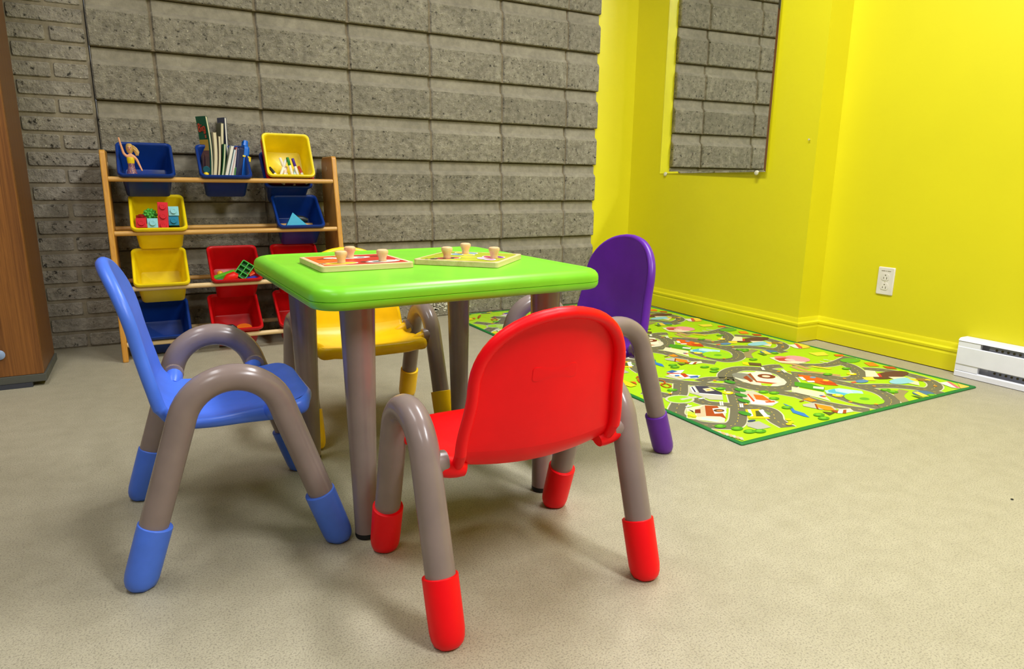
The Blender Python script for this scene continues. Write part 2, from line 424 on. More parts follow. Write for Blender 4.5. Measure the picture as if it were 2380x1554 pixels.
# ================================================================== baseboard heater
HL = 1.65
ht = empty('baseboard_heater', (XR, -1.90, 0), 0, 'long white electric baseboard heater on the yellow wall', 'heater')
def hprof(pts, y0, y1, name, mat, parent=ht):
    m = MB(); m.rings([[(x, y, z) for x, z in pts] for y in (y0, y1)], True, True); return obj(name, m, mat, parent, angle=30)
hprof([(-.002, .004), (-.002, .143), (-.012, .143), (-.012, .004)], -HL, -.004, 'back_plate', M_HEAT)
hprof([(-.002, .146), (-.044, .146), (-.053, .143), (-.058, .136), (-.0555, .135), (-.051, .1405), (-.043, .1435), (-.002, .1435)], -HL, -.002, 'top_cover', M_HEAT)
hprof([(-.056, .048), (-.058, .050), (-.058, .113), (-.055, .116), (-.053, .113), (-.053, .050)], -HL, -.004, 'front_panel', M_HEAT)
hprof([(-.012, .002), (-.058, .002), (-.058, .020), (-.050, .024), (-.046, .020), (-.046, .008), (-.012, .008)], -HL, -.004, 'bottom_rail', M_HEAT)
hprof([(-.012, .004), (-.055, .004), (-.055, .135), (-.048, .1425), (-.012, .1425)], -.002, -.006, 'end_cap', M_HEAT)
hprof([(-.040, .114), (-.056, .114), (-.056, .133), (-.050, .140), (-.040, .1425)], -.078, -.006, 'end_cover', M_HEAT)
hprof([(-.040, .024), (-.055, .024), (-.055, .048), (-.040, .048)], -.080, -.006, 'lower_end_cover', M_HEAT)
hprof([(-.012, .020), (-.020, .020), (-.040, .118), (-.030, .136), (-.012, .136)], -HL, -.10, 'inner_reflector', M_HEATD)
me = None
for k in range(24):
    y = -.125 - k * .0185
    for (x, z, r) in ((-.0375, .1215, .0042), (-.0255, .034, .0045)):
        if me is None:
            m = MB(); m.lathe([(.0042, 0), (.0042, .0012)], seg=10, M=RY(-90) @ T((0, 0, 0))); me = mesh_of('vent_hole', m); me.materials.append(M_DARK)
        link('vent_hole', me, None, ht, T((x - .0028, y, z)))

# ================================================================== wooden cabinet at the left edge
cab = empty('wooden_cabinet', (-.449, -.532, 0), 0, 'tall brown stained wooden cabinet on a grey plinth', 'cabinet')
CW, CDp = 1.0, .30
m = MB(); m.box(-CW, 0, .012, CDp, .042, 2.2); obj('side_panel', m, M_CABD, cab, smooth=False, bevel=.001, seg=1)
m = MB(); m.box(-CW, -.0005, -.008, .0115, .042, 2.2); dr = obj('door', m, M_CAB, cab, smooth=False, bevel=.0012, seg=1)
m = MB(); m.box(-CW - .004, .006, -.012, CDp + .004, .016, .0415); obj('plinth', m, M_PLINTH, cab, smooth=False, bevel=.001, seg=1)
m = MB(); m.box(-CW + .02, -.035, -.016, CDp - .02, 0, .0155); obj('base', m, M_SLATE, cab, smooth=False)
m = MB(); m.lathe([(.010, 0), (.016, .003), (.0165, .007), (.010, .011), (.002, .012)], seg=18, M=T((-.1125, -.0082, .120)) @ RX(90)); obj('bumper', m, P3((140, 160, 195), 'blue_grey_rubber'), dr)

# ================================================================== play mat
RGX0, RGX1, RGY0, RGY1, RT = 1.275, 2.430, -2.03, -.03, .004
rug = empty('play_mat', ((RGX0 + RGX1)/2, (RGY0 + RGY1)/2, 0), 0, 'lime green road-map play mat with dark green edging', 'rug')
hx, hy = (RGX1 - RGX0)/2, (RGY1 - RGY0)/2
m = MB(); m.rings([[(x, y, z) for x, y in rrect(hx - i, hy - i, .008, 3)] for z, i in ((.0004, .004), (RT - .0005, .004))], True, True); obj('mat_body', m, plastic('lime_mat', (170, 212, 22), 0.6), rug, angle=30)
m = MB(); R = []
for o_, z in ((.002, .0003), (-.004, .0003), (-.005, .003), (-.003, .0058), (.003, .0062), (.009, .0055), (.0105, .0035), (.009, .001)):
    R.append([(x, y, z) for x, y in rrect(hx - o_, hy - o_, .006, 3)])
R.append(R[0]); m.rings(R, False, False); obj('edge_binding', m, plastic('green_binding', (22, 118, 48), 0.6), rug, angle=50)
RUG = [('R',0.05,None,[(0.058,0.489),(0.092,0.443),(0.114,0.403),(0.158,0.415),(0.237,0.496)]),('R',0.05,None,[(0.089,0.34),(0.01,0.269),(-0.001,0.201),(0.016,0.156),(0.069,0.116),(0.113,0.124),(0.176,0.175),(0.238,0.233)]),('R',0.05,None,[(0.168,0.354),(0.168,0.295),(0.241,0.229),(0.291,0.175),(0.279,0.132),(0.238,0.087),(0.221,0.029)]),('R',0.05,None,[(0.201,0.579),(0.264,0.502),(0.326,0.445),(0.369,0.398),(0.338,0.348),(0.277,0.277),(0.238,0.233)]),('R',0.046,None,[(0.322,0.492),(0.378,0.497),(0.433,0.473)]),('R',0.056,None,[(0.411,0.447),(0.471,0.511),(0.544,0.546),(0.605,0.542),(0.663,0.489),(0.671,0.418),(0.619,0.342),(0.549,0.301),(0.494,0.311),(0.469,0.354),(0.451,0.414),(0.435,0.461),(0.453,0.493)]),('R',0.05,None,[(0.411,0.447),(0.432,0.354),(0.476,0.272),(0.517,0.188)]),('R',0.05,None,[(0.504,0.245),(0.504,0.146),(0.53,0.073),(0.573,0.009)]),('R',0.046,None,[(0.682,0.514),(0.732,0.512),(0.759,0.499)]),('R',0.046,None,[(0.818,0.5),(0.861,0.465),(0.911,0.437),(0.993,0.432),(1.136,0.468)]),('R',0.05,None,[(0.99,0.439),(1.016,0.401),(0.974,0.327),(0.912,0.277),(0.863,0.263),(0.817,0.278),(0.799,0.312),(0.761,0.367),(0.71,0.412)]),('R',0.046,None,[(1.018,0.328),(1.07,0.279),(1.095,0.2),(1.083,0.12),(1.037,0.07),(0.972,0.054),(0.934,0.103),(0.888,0.145),(0.823,0.175),(0.788,0.196)]),('R',0.05,None,[(0.695,0.4),(0.738,0.328),(0.763,0.254),(0.784,0.178),(0.786,0.115),(0.751,0.055),(0.692,0.018),(0.637,0.015),(0.621,0.048),(0.613,0.097),(0.616,0.153),(0.619,0.181)]),('R',0.046,None,[(0.961,0.051),(0.964,0.0)]),('L',0.03,(150,135,95),[(0.884,0.09),(0.809,0.061),(0.756,0.002)]),('L',0.024,(190,150,95),[(0.806,0.538),(0.826,0.496),(0.821,0.423)]),('L',0.024,(190,150,95),[(0.794,0.48),(0.785,0.407),(0.82,0.352),(0.849,0.308)]),('D',(0.052,0.042),(200,198,170),[(0.116,0.369)]),('D',(0.044,0.034),(150,205,30),[(0.116,0.369)]),('L',0.014,(195,190,175),[(0.116,0.364),(0.148,0.364),(0.184,0.362)]),('P',0,(218,212,186),[(0.073,0.291),(0.147,0.29),(0.198,0.243),(0.084,0.143),(0.067,0.147),(0.006,0.22)]),('P',0,(190,212,60),[(0.053,0.267),(0.071,0.253),(0.03,0.204),(0.011,0.221)]),('P',0,(205,185,150),[(0.081,0.263),(0.143,0.286),(0.071,0.205),(0.045,0.214)]),('P',0,(165,60,15),[(0.143,0.284),(0.176,0.262),(0.111,0.161),(0.11,0.185),(0.074,0.208)]),('P',0,(232,230,226),[(0.143,0.251),(0.184,0.24),(0.154,0.201),(0.113,0.212)]),('D',(0.019,0.014),(90,50,30),[(0.147,0.227)]),('D',(0.011,0.008),(185,120,60),[(0.148,0.226)]),('P',0,(130,35,20),[(0.087,0.269),(0.104,0.263),(0.078,0.235),(0.061,0.242)]),('P',0,(30,25,25),[(0.068,0.279),(0.072,0.262),(0.06,0.244)]),('P',0,(190,225,215),[(0.055,0.204),(0.083,0.162),(0.066,0.157),(0.043,0.196)]),('P',0,(190,186,170),[(0.244,0.461),(0.279,0.456),(0.28,0.342),(0.237,0.297),(0.202,0.32),(0.198,0.372),(0.192,0.404)]),('P',0,(45,40,75),[(0.266,0.457),(0.301,0.433),(0.294,0.358),(0.276,0.339),(0.222,0.389)]),('P',0,(230,230,235),[(0.242,0.456),(0.259,0.454),(0.224,0.399),(0.206,0.403)]),('P',0,(45,40,75),[(0.245,0.453),(0.251,0.452),(0.219,0.402),(0.213,0.403)]),('P',0,(215,205,175),[(0.266,0.42),(0.297,0.416),(0.288,0.385),(0.254,0.39)]),('D',(0.008,0.006),(240,170,30),[(0.274,0.401)]),('P',0,(235,235,238),[(0.222,0.389),(0.274,0.339),(0.268,0.333),(0.215,0.381)]),('P',0,(195,190,168),[(0.368,0.35),(0.407,0.324),(0.386,0.2),(0.331,0.18),(0.284,0.225),(0.298,0.266)]),('P',0,(230,228,220),[(0.366,0.316),(0.334,0.259),(0.382,0.197),(0.334,0.19),(0.29,0.227)]),('P',0,(226,100,25),[(0.374,0.295),(0.394,0.273),(0.37,0.213),(0.339,0.251)]),('P',0,(214,70,30),[(0.358,0.308),(0.364,0.306),(0.324,0.242),(0.312,0.239)]),('P',0,(214,70,30),[(0.348,0.225),(0.38,0.214),(0.372,0.202),(0.342,0.212)]),('P',0,(240,195,20),[(0.229,0.197),(0.272,0.18),(0.23,0.101),(0.172,0.135)]),('P',0,(200,225,235),[(0.236,0.194),(0.244,0.189),(0.204,0.142),(0.192,0.143)]),('P',0,(70,80,30),[(0.247,0.173),(0.257,0.168),(0.229,0.125),(0.208,0.135)]),('P',0,(232,232,225),[(0.259,0.172),(0.279,0.172),(0.247,0.115),(0.226,0.119)]),('P',0,(110,140,70),[(0.27,0.161),(0.274,0.135),(0.248,0.124)]),('P',0,(175,172,160),[(0.14,0.11),(0.183,0.102),(0.174,0.05),(0.126,0.053),(0.118,0.087)]),('D',(0.016,0.007),(40,60,100),[(0.166,0.115)]),('D',(0.085,0.095),(222,216,190),[(0.542,0.414)]),('D',(0.04,0.05),(130,130,120),[(0.516,0.461)]),('P',0,(150,50,30),[(0.5,0.455),(0.532,0.467),(0.497,0.404),(0.478,0.4)]),('P',0,(236,230,205),[(0.565,0.478),(0.61,0.492),(0.642,0.454),(0.58,0.349),(0.556,0.355),(0.533,0.385),(0.512,0.409)]),('D',(0.034,0.03),(120,35,25),[(0.59,0.426)]),('D',(0.016,0.014),(225,205,175),[(0.589,0.427)]),('P',0,(190,50,25),[(0.508,0.401),(0.555,0.346),(0.523,0.352),(0.496,0.391)]),('P',0,(170,205,40),[(0.502,0.375),(0.532,0.347),(0.5,0.332),(0.482,0.354)]),('P',0,(150,70,40),[(0.55,0.479),(0.57,0.483),(0.502,0.388),(0.495,0.389)]),('P',0,(200,196,175),[(0.25,0.595),(0.301,0.611),(0.293,0.533),(0.27,0.537)]),('P',0,(225,225,235),[(0.289,0.631),(0.327,0.64),(0.378,0.629),(0.341,0.604),(0.326,0.598),(0.378,0.544),(0.339,0.523),(0.297,0.537),(0.283,0.592)]),('P',0,(35,90,170),[(0.299,0.64),(0.334,0.648),(0.342,0.626),(0.302,0.617)]),('P',0,(185,45,25),[(0.326,0.598),(0.346,0.595),(0.331,0.554),(0.307,0.552)]),('P',0,(240,190,20),[(0.291,0.615),(0.298,0.543),(0.287,0.556)]),('P',0,(35,90,170),[(0.328,0.555),(0.368,0.549),(0.352,0.527),(0.324,0.537)]),('P',0,(200,50,30),[(0.29,0.63),(0.33,0.603),(0.324,0.596),(0.283,0.617)]),('P',0,(35,110,190),[(0.296,0.592),(0.31,0.585),(0.3,0.57),(0.284,0.577)]),('P',0,(30,115,195),[(0.386,0.184),(0.385,0.148),(0.362,0.119),(0.366,0.088),(0.348,0.054),(0.34,0.068),(0.338,0.107),(0.369,0.146)]),('P',0,(235,225,190),[(0.822,0.612),(0.88,0.6),(0.898,0.492),(0.849,0.493),(0.799,0.541)]),('D',(0.045,0.05),(235,150,160),[(0.914,0.549)]),('D',(0.03,0.035),(225,120,130),[(0.865,0.582)]),('P',0,(190,50,60),[(0.827,0.593),(0.882,0.582),(0.852,0.531),(0.817,0.556)]),('D',(0.02,0.02),(240,190,185),[(0.867,0.548)]),('P',0,(90,65,45),[(0.685,0.598),(0.719,0.565),(0.689,0.534),(0.656,0.565)]),('P',0,(240,210,20),[(0.668,0.614),(0.683,0.599),(0.651,0.56),(0.644,0.587)]),('D',(0.035,0.025),(80,140,180),[(0.903,0.676)]),('P',0,(240,210,60),[(0.863,0.687),(0.901,0.695),(0.891,0.646),(0.863,0.652)]),('P',0,(222,84,20),[(0.715,0.39),(0.744,0.354),(0.754,0.279),(0.725,0.227),(0.688,0.259),(0.673,0.32),(0.686,0.355)]),('P',0,(235,235,230),[(0.691,0.367),(0.704,0.36),(0.682,0.326),(0.669,0.333)]),('P',0,(235,235,230),[(0.673,0.32),(0.699,0.307),(0.686,0.293),(0.664,0.304)]),('D',(0.012,0.01),(90,150,190),[(0.733,0.338)]),('D',(0.012,0.01),(250,200,60),[(0.743,0.291)]),('P',0,(190,50,20),[(0.715,0.299),(0.745,0.257),(0.724,0.23),(0.697,0.265)]),('P',0,(60,150,30),[(0.625,0.331),(0.658,0.287),(0.66,0.234),(0.617,0.206),(0.584,0.298)]),('P',0,(215,215,205),[(0.638,0.264),(0.662,0.239),(0.637,0.221),(0.618,0.249)]),('P',0,(232,222,180),[(0.565,0.295),(0.608,0.199),(0.575,0.167),(0.544,0.126),(0.541,0.167),(0.517,0.256)]),('D',(0.01,0.01),(200,60,40),[(0.567,0.172)]),('D',(0.008,0.006),(50,100,170),[(0.568,0.18)]),('P',0,(170,220,220),[(0.629,0.212),(0.699,0.208),(0.741,0.149),(0.694,0.107),(0.655,0.133),(0.607,0.187)]),('P',0,(70,175,205),[(0.639,0.207),(0.681,0.211),(0.654,0.187),(0.684,0.118),(0.65,0.13),(0.623,0.191)]),('P',0,(190,225,225),[(0.685,0.203),(0.715,0.175),(0.691,0.144),(0.669,0.18)]),('D',(0.062,0.06),(150,208,30),[(0.667,0.092)]),('D',(0.018,0.014),(90,165,40),[(0.668,0.091)]),('P',0,(240,140,20),[(0.478,0.182),(0.514,0.184),(0.508,0.15),(0.482,0.152)]),('P',0,(120,75,40),[(0.45,0.174),(0.474,0.175),(0.466,0.166),(0.448,0.166)]),('P',0,(185,180,165),[(0.435,0.148),(0.482,0.141),(0.506,0.091),(0.483,0.06),(0.442,0.086),(0.421,0.134)]),('P',0,(232,140,20),[(0.475,0.134),(0.496,0.091),(0.476,0.059),(0.449,0.077),(0.452,0.107)]),('P',0,(150,50,25),[(0.474,0.134),(0.476,0.129),(0.437,0.089),(0.438,0.099)]),('P',0,(236,225,190),[(0.494,0.065),(0.535,0.05),(0.52,0.026),(0.48,0.031)]),('P',0,(160,60,30),[(0.458,0.063),(0.515,0.049),(0.481,0.026),(0.458,0.043)]),('P',0,(240,240,235),[(0.484,0.055),(0.502,0.051),(0.47,0.031),(0.459,0.04)]),('P',0,(70,75,40),[(0.429,0.072),(0.459,0.047),(0.419,0.038)]),('D',(0.1,0.035),(90,40,45),[(1.025,0.227)]),('P',0,(205,40,50),[(0.981,0.264),(1.007,0.258),(0.973,0.225),(0.957,0.233)]),('P',0,(232,215,180),[(0.993,0.215),(1.046,0.188),(1.032,0.126),(0.986,0.096),(0.973,0.169)]),('D',(0.07,0.028),(140,200,215),[(0.992,0.159)]),('P',0,(240,205,50),[(1.043,0.175),(1.063,0.151),(1.032,0.126),(1.025,0.143)]),('D',(0.02,0.018),(150,110,50),[(1.067,0.136)]),('D',(0.01,0.01),(250,200,60),[(1.088,0.125)]),('P',0,(235,225,190),[(1.002,0.313),(1.023,0.288),(0.963,0.23),(0.917,0.253)]),('P',0,(240,210,60),[(0.898,0.255),(0.94,0.241),(0.902,0.205),(0.875,0.225)]),('D',(0.03,0.016),(80,130,180),[(0.851,0.224)]),('P',0,(220,80,60),[(0.801,0.235),(0.828,0.235),(0.818,0.22),(0.799,0.223)]),('D',(0.04,0.03),(60,110,150),[(0.906,0.036)]),('P',0,(240,210,70),[(0.889,0.062),(0.91,0.058),(0.891,0.007),(0.865,0.015)]),('P',0,(60,90,40),[(0.845,0.043),(0.858,0.024),(0.858,0.001),(0.837,0.002)]),('P',0,(238,130,30),[(1.1,0.384),(1.14,0.372),(1.108,0.323),(1.073,0.341)]),('P',0,(190,70,30),[(1.118,0.318),(1.15,0.294),(1.129,0.265),(1.101,0.287)]),('D',(0.05,0.03),(90,170,40),[(1.085,0.433)]),('P',0,(236,215,60),[(1.035,0.591),(1.11,0.572),(1.077,0.525),(1.025,0.541)]),('P',0,(225,90,30),[(1.11,0.526),(1.144,0.509),(1.121,0.485),(1.091,0.503)]),('P',0,(240,225,215),[(1.084,0.086),(1.129,0.077),(1.079,0.01),(1.066,0.03)]),('P',0,(215,100,100),[(1.129,0.084),(1.135,0.074),(1.088,0.012),(1.075,0.018)]),('P',0,(246,190,60),[(1.141,0.05),(1.132,0.003),(1.084,0.01)]),('P',0,(236,210,50),[(0.849,0.452),(0.873,0.444),(0.908,0.384),(0.885,0.384)]),('P',0,(250,210,60),[(1.137,0.747),(1.161,0.714),(1.141,0.663),(1.098,0.665)]),('P',0,(210,80,60),[(1.129,0.74),(1.134,0.724),(1.094,0.667),(1.075,0.666)]),('D',(0.02,0.016),(240,205,20),[(0.905,0.302)]),('D',(0.009,0.007),(250,240,180),[(0.911,0.305)]),('D',(0.02,0.016),(240,205,20),[(0.309,0.345)]),('D',(0.009,0.007),(250,240,180),[(0.313,0.347)]),('D',(0.02,0.016),(240,205,20),[(0.621,0.156)]),('D',(0.009,0.007),(250,240,180),[(0.626,0.158)]),('D',(0.014,0.005),(235,235,235),[(0.184,0.34)]),('D',(0.014,0.005),(235,235,235),[(0.09,0.3)]),('D',(0.007,0.006),(235,150,40),[(0.377,0.473)]),('D',(0.007,0.006),(235,150,40),[(0.126,0.426)]),('D',(0.007,0.006),(235,150,40),[(0.834,0.166)]),('D',(0.007,0.006),(235,150,40),[(0.825,0.275)]),('D',(0.007,0.006),(235,150,40),[(0.597,0.093)]),('D',(0.007,0.006),(235,150,40),[(0.65,0.039)]),('D',(0.007,0.006),(235,150,40),[(0.268,0.23)]),('D',(0.007,0.006),(235,150,40),[(0.684,0.45)]),('D',(0.007,0.006),(235,150,40),[(0.72,0.432)]),('D',(0.007,0.006),(235,150,40),[(1.031,0.067)]),('D',(0.02,0.014),(70,150,25),[(0.161,0.455)]),('D',(0.01,0.007),(110,185,40),[(0.162,0.459)]),('D',(0.02,0.014),(70,150,25),[(0.323,0.391)]),('D',(0.01,0.007),(110,185,40),[(0.324,0.395)]),('D',(0.02,0.014),(70,150,25),[(0.427,0.297)]),('D',(0.01,0.007),(110,185,40),[(0.428,0.301)]),('D',(0.02,0.014),(70,150,25),[(0.451,0.273)]),('D',(0.01,0.007),(110,185,40),[(0.453,0.277)]),('D',(0.02,0.014),(70,150,25),[(0.4,0.231)]),('D',(0.01,0.007),(110,185,40),[(0.401,0.235)]),('D',(0.02,0.014),(70,150,25),[(0.363,0.149)]),('D',(0.01,0.007),(110,185,40),[(0.365,0.152)]),('D',(0.02,0.014),(70,150,25),[(0.046,0.123)]),('D',(0.01,0.007),(110,185,40),[(0.047,0.126)]),('D',(0.02,0.014),(70,150,25),[(0.076,0.087)]),('D',(0.01,0.007),(110,185,40),[(0.077,0.09)]),('D',(0.02,0.014),(70,150,25),[(0.09,0.054)]),('D',(0.01,0.007),(110,185,40),[(0.091,0.057)]),('D',(0.02,0.014),(70,150,25),[(0.119,0.042)]),('D',(0.01,0.007),(110,185,40),[(0.119,0.045)]),('D',(0.02,0.014),(70,150,25),[(0.477,0.624)]),('D',(0.01,0.007),(110,185,40),[(0.479,0.629)]),('D',(0.02,0.014),(70,150,25),[(0.492,0.587)]),('D',(0.01,0.007),(110,185,40),[(0.494,0.592)]),('D',(0.02,0.014),(70,150,25),[(0.463,0.561)]),('D',(0.01,0.007),(110,185,40),[(0.465,0.565)]),('D',(0.02,0.014),(70,150,25),[(0.837,0.754)]),('D',(0.01,0.007),(110,185,40),[(0.84,0.76)]),('D',(0.02,0.014),(70,150,25),[(0.738,0.62)]),('D',(0.01,0.007),(110,185,40),[(0.741,0.625)]),('D',(0.02,0.014),(70,150,25),[(0.826,0.119)]),('D',(0.01,0.007),(110,185,40),[(0.828,0.123)]),('D',(0.02,0.014),(70,150,25),[(0.828,0.093)]),('D',(0.01,0.007),(110,185,40),[(0.831,0.097)]),('D',(0.02,0.014),(70,150,25),[(0.393,0.056)]),('D',(0.01,0.007),(110,185,40),[(0.394,0.059)]),('D',(0.02,0.014),(70,150,25),[(0.379,0.029)]),('D',(0.01,0.007),(110,185,40),[(0.381,0.032)]),('D',(0.02,0.014),(70,150,25),[(0.818,0.339)]),('D',(0.01,0.007),(110,185,40),[(0.821,0.343)]),('D',(0.02,0.014),(70,150,25),[(0.911,0.009)]),('D',(0.01,0.007),(110,185,40),[(0.914,0.013)]),('D',(0.02,0.014),(70,150,25),[(0.956,0.359)]),('D',(0.01,0.007),(110,185,40),[(0.959,0.364)]),('D',(0.016,0.022),(50,140,40),[(0.197,0.169)]),('D',(0.016,0.022),(50,140,40),[(0.329,0.306)]),('D',(0.016,0.022),(50,140,40),[(0.291,0.259)]),('D',(0.016,0.022),(50,140,40),[(0.411,0.434)]),('D',(0.016,0.022),(50,140,40),[(0.371,0.349)]),('P',0,(190,185,165),[(0.002,0.12),(0.011,0.114),(-0.001,0.095),(-0.008,0.1)]),('P',0,(215,170,110),[(0.005,0.109),(0.014,0.103),(0.002,0.085),(-0.005,0.09)]),('P',0,(190,185,165),[(0.009,0.099),(0.017,0.093),(0.005,0.074),(-0.002,0.079)]),('P',0,(215,170,110),[(0.012,0.088),(0.02,0.082),(0.008,0.064),(0.001,0.069)]),('P',0,(190,185,165),[(0.015,0.077),(0.023,0.071),(0.012,0.053),(0.004,0.059)]),('P',0,(215,170,110),[(0.018,0.067),(0.026,0.061),(0.015,0.043),(0.007,0.048)]),('P',0,(190,185,165),[(0.021,0.056),(0.029,0.051),(0.018,0.033),(0.01,0.038)]),('P',0,(215,170,110),[(0.024,0.046),(0.032,0.04),(0.02,0.023),(0.013,0.028)]),('P',0,(190,185,165),[(0.027,0.036),(0.035,0.03),(0.023,0.013),(0.016,0.018)]),('D',(0.01,0.008),(235,215,20),[(0.034,0.233)]),('D',(0.01,0.008),(235,215,20),[(0.038,0.222)]),('D',(0.01,0.008),(235,215,20),[(0.271,0.07)]),('D',(0.01,0.008),(235,215,20),[(0.259,0.05)]),('D',(0.01,0.008),(235,215,20),[(0.24,0.042)]),('L',0.006,(190,70,25),[(0.196,0.568),(0.206,0.55),(0.186,0.522),(0.166,0.519),(0.162,0.485),(0.186,0.49),(0.192,0.519),(0.174,0.528)]),('L',0.006,(190,70,25),[(0.141,0.622),(0.163,0.638),(0.116,0.57),(0.136,0.611)]),('P',0,(240,200,20),[(0.083,0.625),(0.082,0.549),(0.054,0.545),(0.047,0.579)]),('P',0,(215,80,30),[(0.093,0.6),(0.108,0.587),(0.091,0.557)]),('L',0.005,(235,232,220),[(0.215,0.289),(0.185,0.257)]),('L',0.005,(235,232,220),[(0.221,0.286),(0.191,0.254)]),('L',0.005,(235,232,220),[(0.256,0.243),(0.229,0.215)]),('L',0.005,(235,232,220),[(0.262,0.24),(0.234,0.212)]),('L',0.005,(235,232,220),[(0.67,0.52),(0.644,0.489)]),('L',0.005,(235,232,220),[(0.675,0.518),(0.649,0.486)]),('L',0.005,(235,232,220),[(0.715,0.464),(0.69,0.426)]),('L',0.005,(235,232,220),[(0.721,0.461),(0.696,0.423)]),('L',0.005,(235,232,220),[(0.956,0.476),(0.96,0.443)]),('L',0.005,(235,232,220),[(0.996,0.49),(1.008,0.459)])]
def rug_print():
    ink = Ink(); w, h = RGX1 - RGX0, RGY1 - RGY0; per = .645
    B = (.004, w - .004, .004, h - .004)
    def put(pts, col, z):
        q = clip_rect(pts, *B)
        if len(q) >= 3: ink.poly(q, col, z)
    put([(0, 0), (w, 0), (w, h), (0, h)], (166, 210, 18), 0)
    # rows run away from the near edge; layer height grows with the drawing order
    cnt = 0
    for k in range(4):
        dy = k * per; dx = -.008 * k
        sh = lambda P: [(x + dx, y + dy) for x, y in P]
        for ri, (kind, wd_, col, pts) in enumerate(RUG):
            pts = sh(pts); zo = (ri * 4 + k) * .000002
            if kind == 'R':
                sp = smooth_path(pts, 6)
                for j, q in enumerate(ribbon(sp, wd_ + .009)): put(list(q), (205, 200, 172), .0003 + zo + (j % 2) * .000001)
                for j, q in enumerate(ribbon(sp, wd_)): put(list(q), (104, 100, 84), .0005 + zo + (j % 2) * .000001)
                acc = 0
                for a, b in zip(sp, sp[1:]):
                    d = math.hypot(b[0]-a[0], b[1]-a[1]); acc += d
                    if acc > .022 and d > 0:
                        t = min(.010 / d, 1); put(list(ribbon([a, (a[0]+(b[0]-a[0])*t, a[1]+(b[1]-a[1])*t)], .0022)[0]), (215, 190, 70), .0007 + zo); acc = 0
            elif kind == 'P': put(pts, col, .0008 + zo)
            elif kind == 'D': put(ell(pts[0][0], pts[0][1], wd_[0], wd_[1]), col, .0008 + zo)
            elif kind == 'L':
                for j, q in enumerate(ribbon(smooth_path(pts, 4), wd_)): put(list(q), col, .0008 + zo + (j % 2) * .000001)
    rnd = random.Random(3)
    for i_ in range(220):   # tufts and little flowers in the printed grass
        x, y = rnd.uniform(0, w), rnd.uniform(0, h); col = rnd.choice([(110, 165, 20), (128, 182, 22), (196, 214, 40), (120, 175, 25)])
        put(ell(x, y, rnd.uniform(.003, .009), rnd.uniform(.001, .0025), 6, rnd.uniform(-.3, .3)), col, .00003 + i_ * .000001)
    ink.build('mat_print', rug, T((-hx, -hy, RT)), printed('mat_ink', 0.5))
rug_print()

# ================================================================== table
TB = empty('kids_table', (.437, -1.800, 0), math.radians(2.0), 'square lime green plastic table on taupe legs', 'table')
TH, TZ = .3055, .5125
m = MB(); R = []
for d, z in ((.030, .4745), (.010, .4735), (.004, .476), (.0008, .481), (0, .486), (0, .4885), (.0016, .4893), (.0016, .4899), (0, .4907), (0, .498), (.0015, .5045), (.0055, .510), (.012, .5137), (.018, .5152), (.022, .5152), (.026, .5143), (.031, .5128), (.036, TZ)):
    R.append([(x, y, z) for x, y in rrect(TH - d, TH - d, .052 - d * .6, 7)])
m.rings(R); obj('tabletop', m, M_GREEN, TB, angle=55)
for sx in (-1, 1):
    for sy in (-1, 1):
        x, y = sx * .208, sy * .214
        m = MB(); m.lathe([(.0225, .012), (.0225, .03), (.025, .15), (.0285, .30), (.0315, .42), (.033, .4733)], (x, y, 0), 28); lg = obj('leg', m, M_TAUPE, TB)
        m = MB(); m.lathe([(.018, .0005), (.0215, .002), (.0225, .006), (.0225, .0118)], (x, y, 0), 28); obj('rubber_foot', m, M_BLACK, lg)

# ================================================================== chairs
def smoothstep(a, b, x):
    t = max(0, min(1, (x - a) / (b - a))); return t*t*(3 - 2*t)
class Spline:
    def __init__(s, pts):
        s.p = []
        P = [pts[0]] + pts + [pts[-1]]
        for i in range(1, len(P) - 2):
            for k in range(12):
                t = k / 12; q = []
                for a in range(2):
                    p0, p1, p2, p3 = P[i-1][a], P[i][a], P[i+1][a], P[i+2][a]
                    q.append(0.5*(2*p1 + (p2-p0)*t + (2*p0-5*p1+4*p2-p3)*t*t + (3*p1-p0-3*p2+p3)*t**3))
                s.p.append(Vector(q))
        s.p.append(Vector(pts[-1])); s.d = [0]
        for a, b in zip(s.p, s.p[1:]): s.d.append(s.d[-1] + (b - a).length)
        s.L = s.d[-1]
    def at(s, v):
        v = max(0, min(s.L, v)); lo = 0
        for i in range(len(s.d) - 1):
            if s.d[i+1] >= v: lo = i; break
        t = (v - s.d[lo]) / max(1e-9, s.d[lo+1] - s.d[lo]); return s.p[lo].lerp(s.p[lo+1], t)
    def nrm(s, v):
        a, b = s.at(v - .004), s.at(v + .004); t = (b - a).normalized(); return Vector((-t.y, t.x))

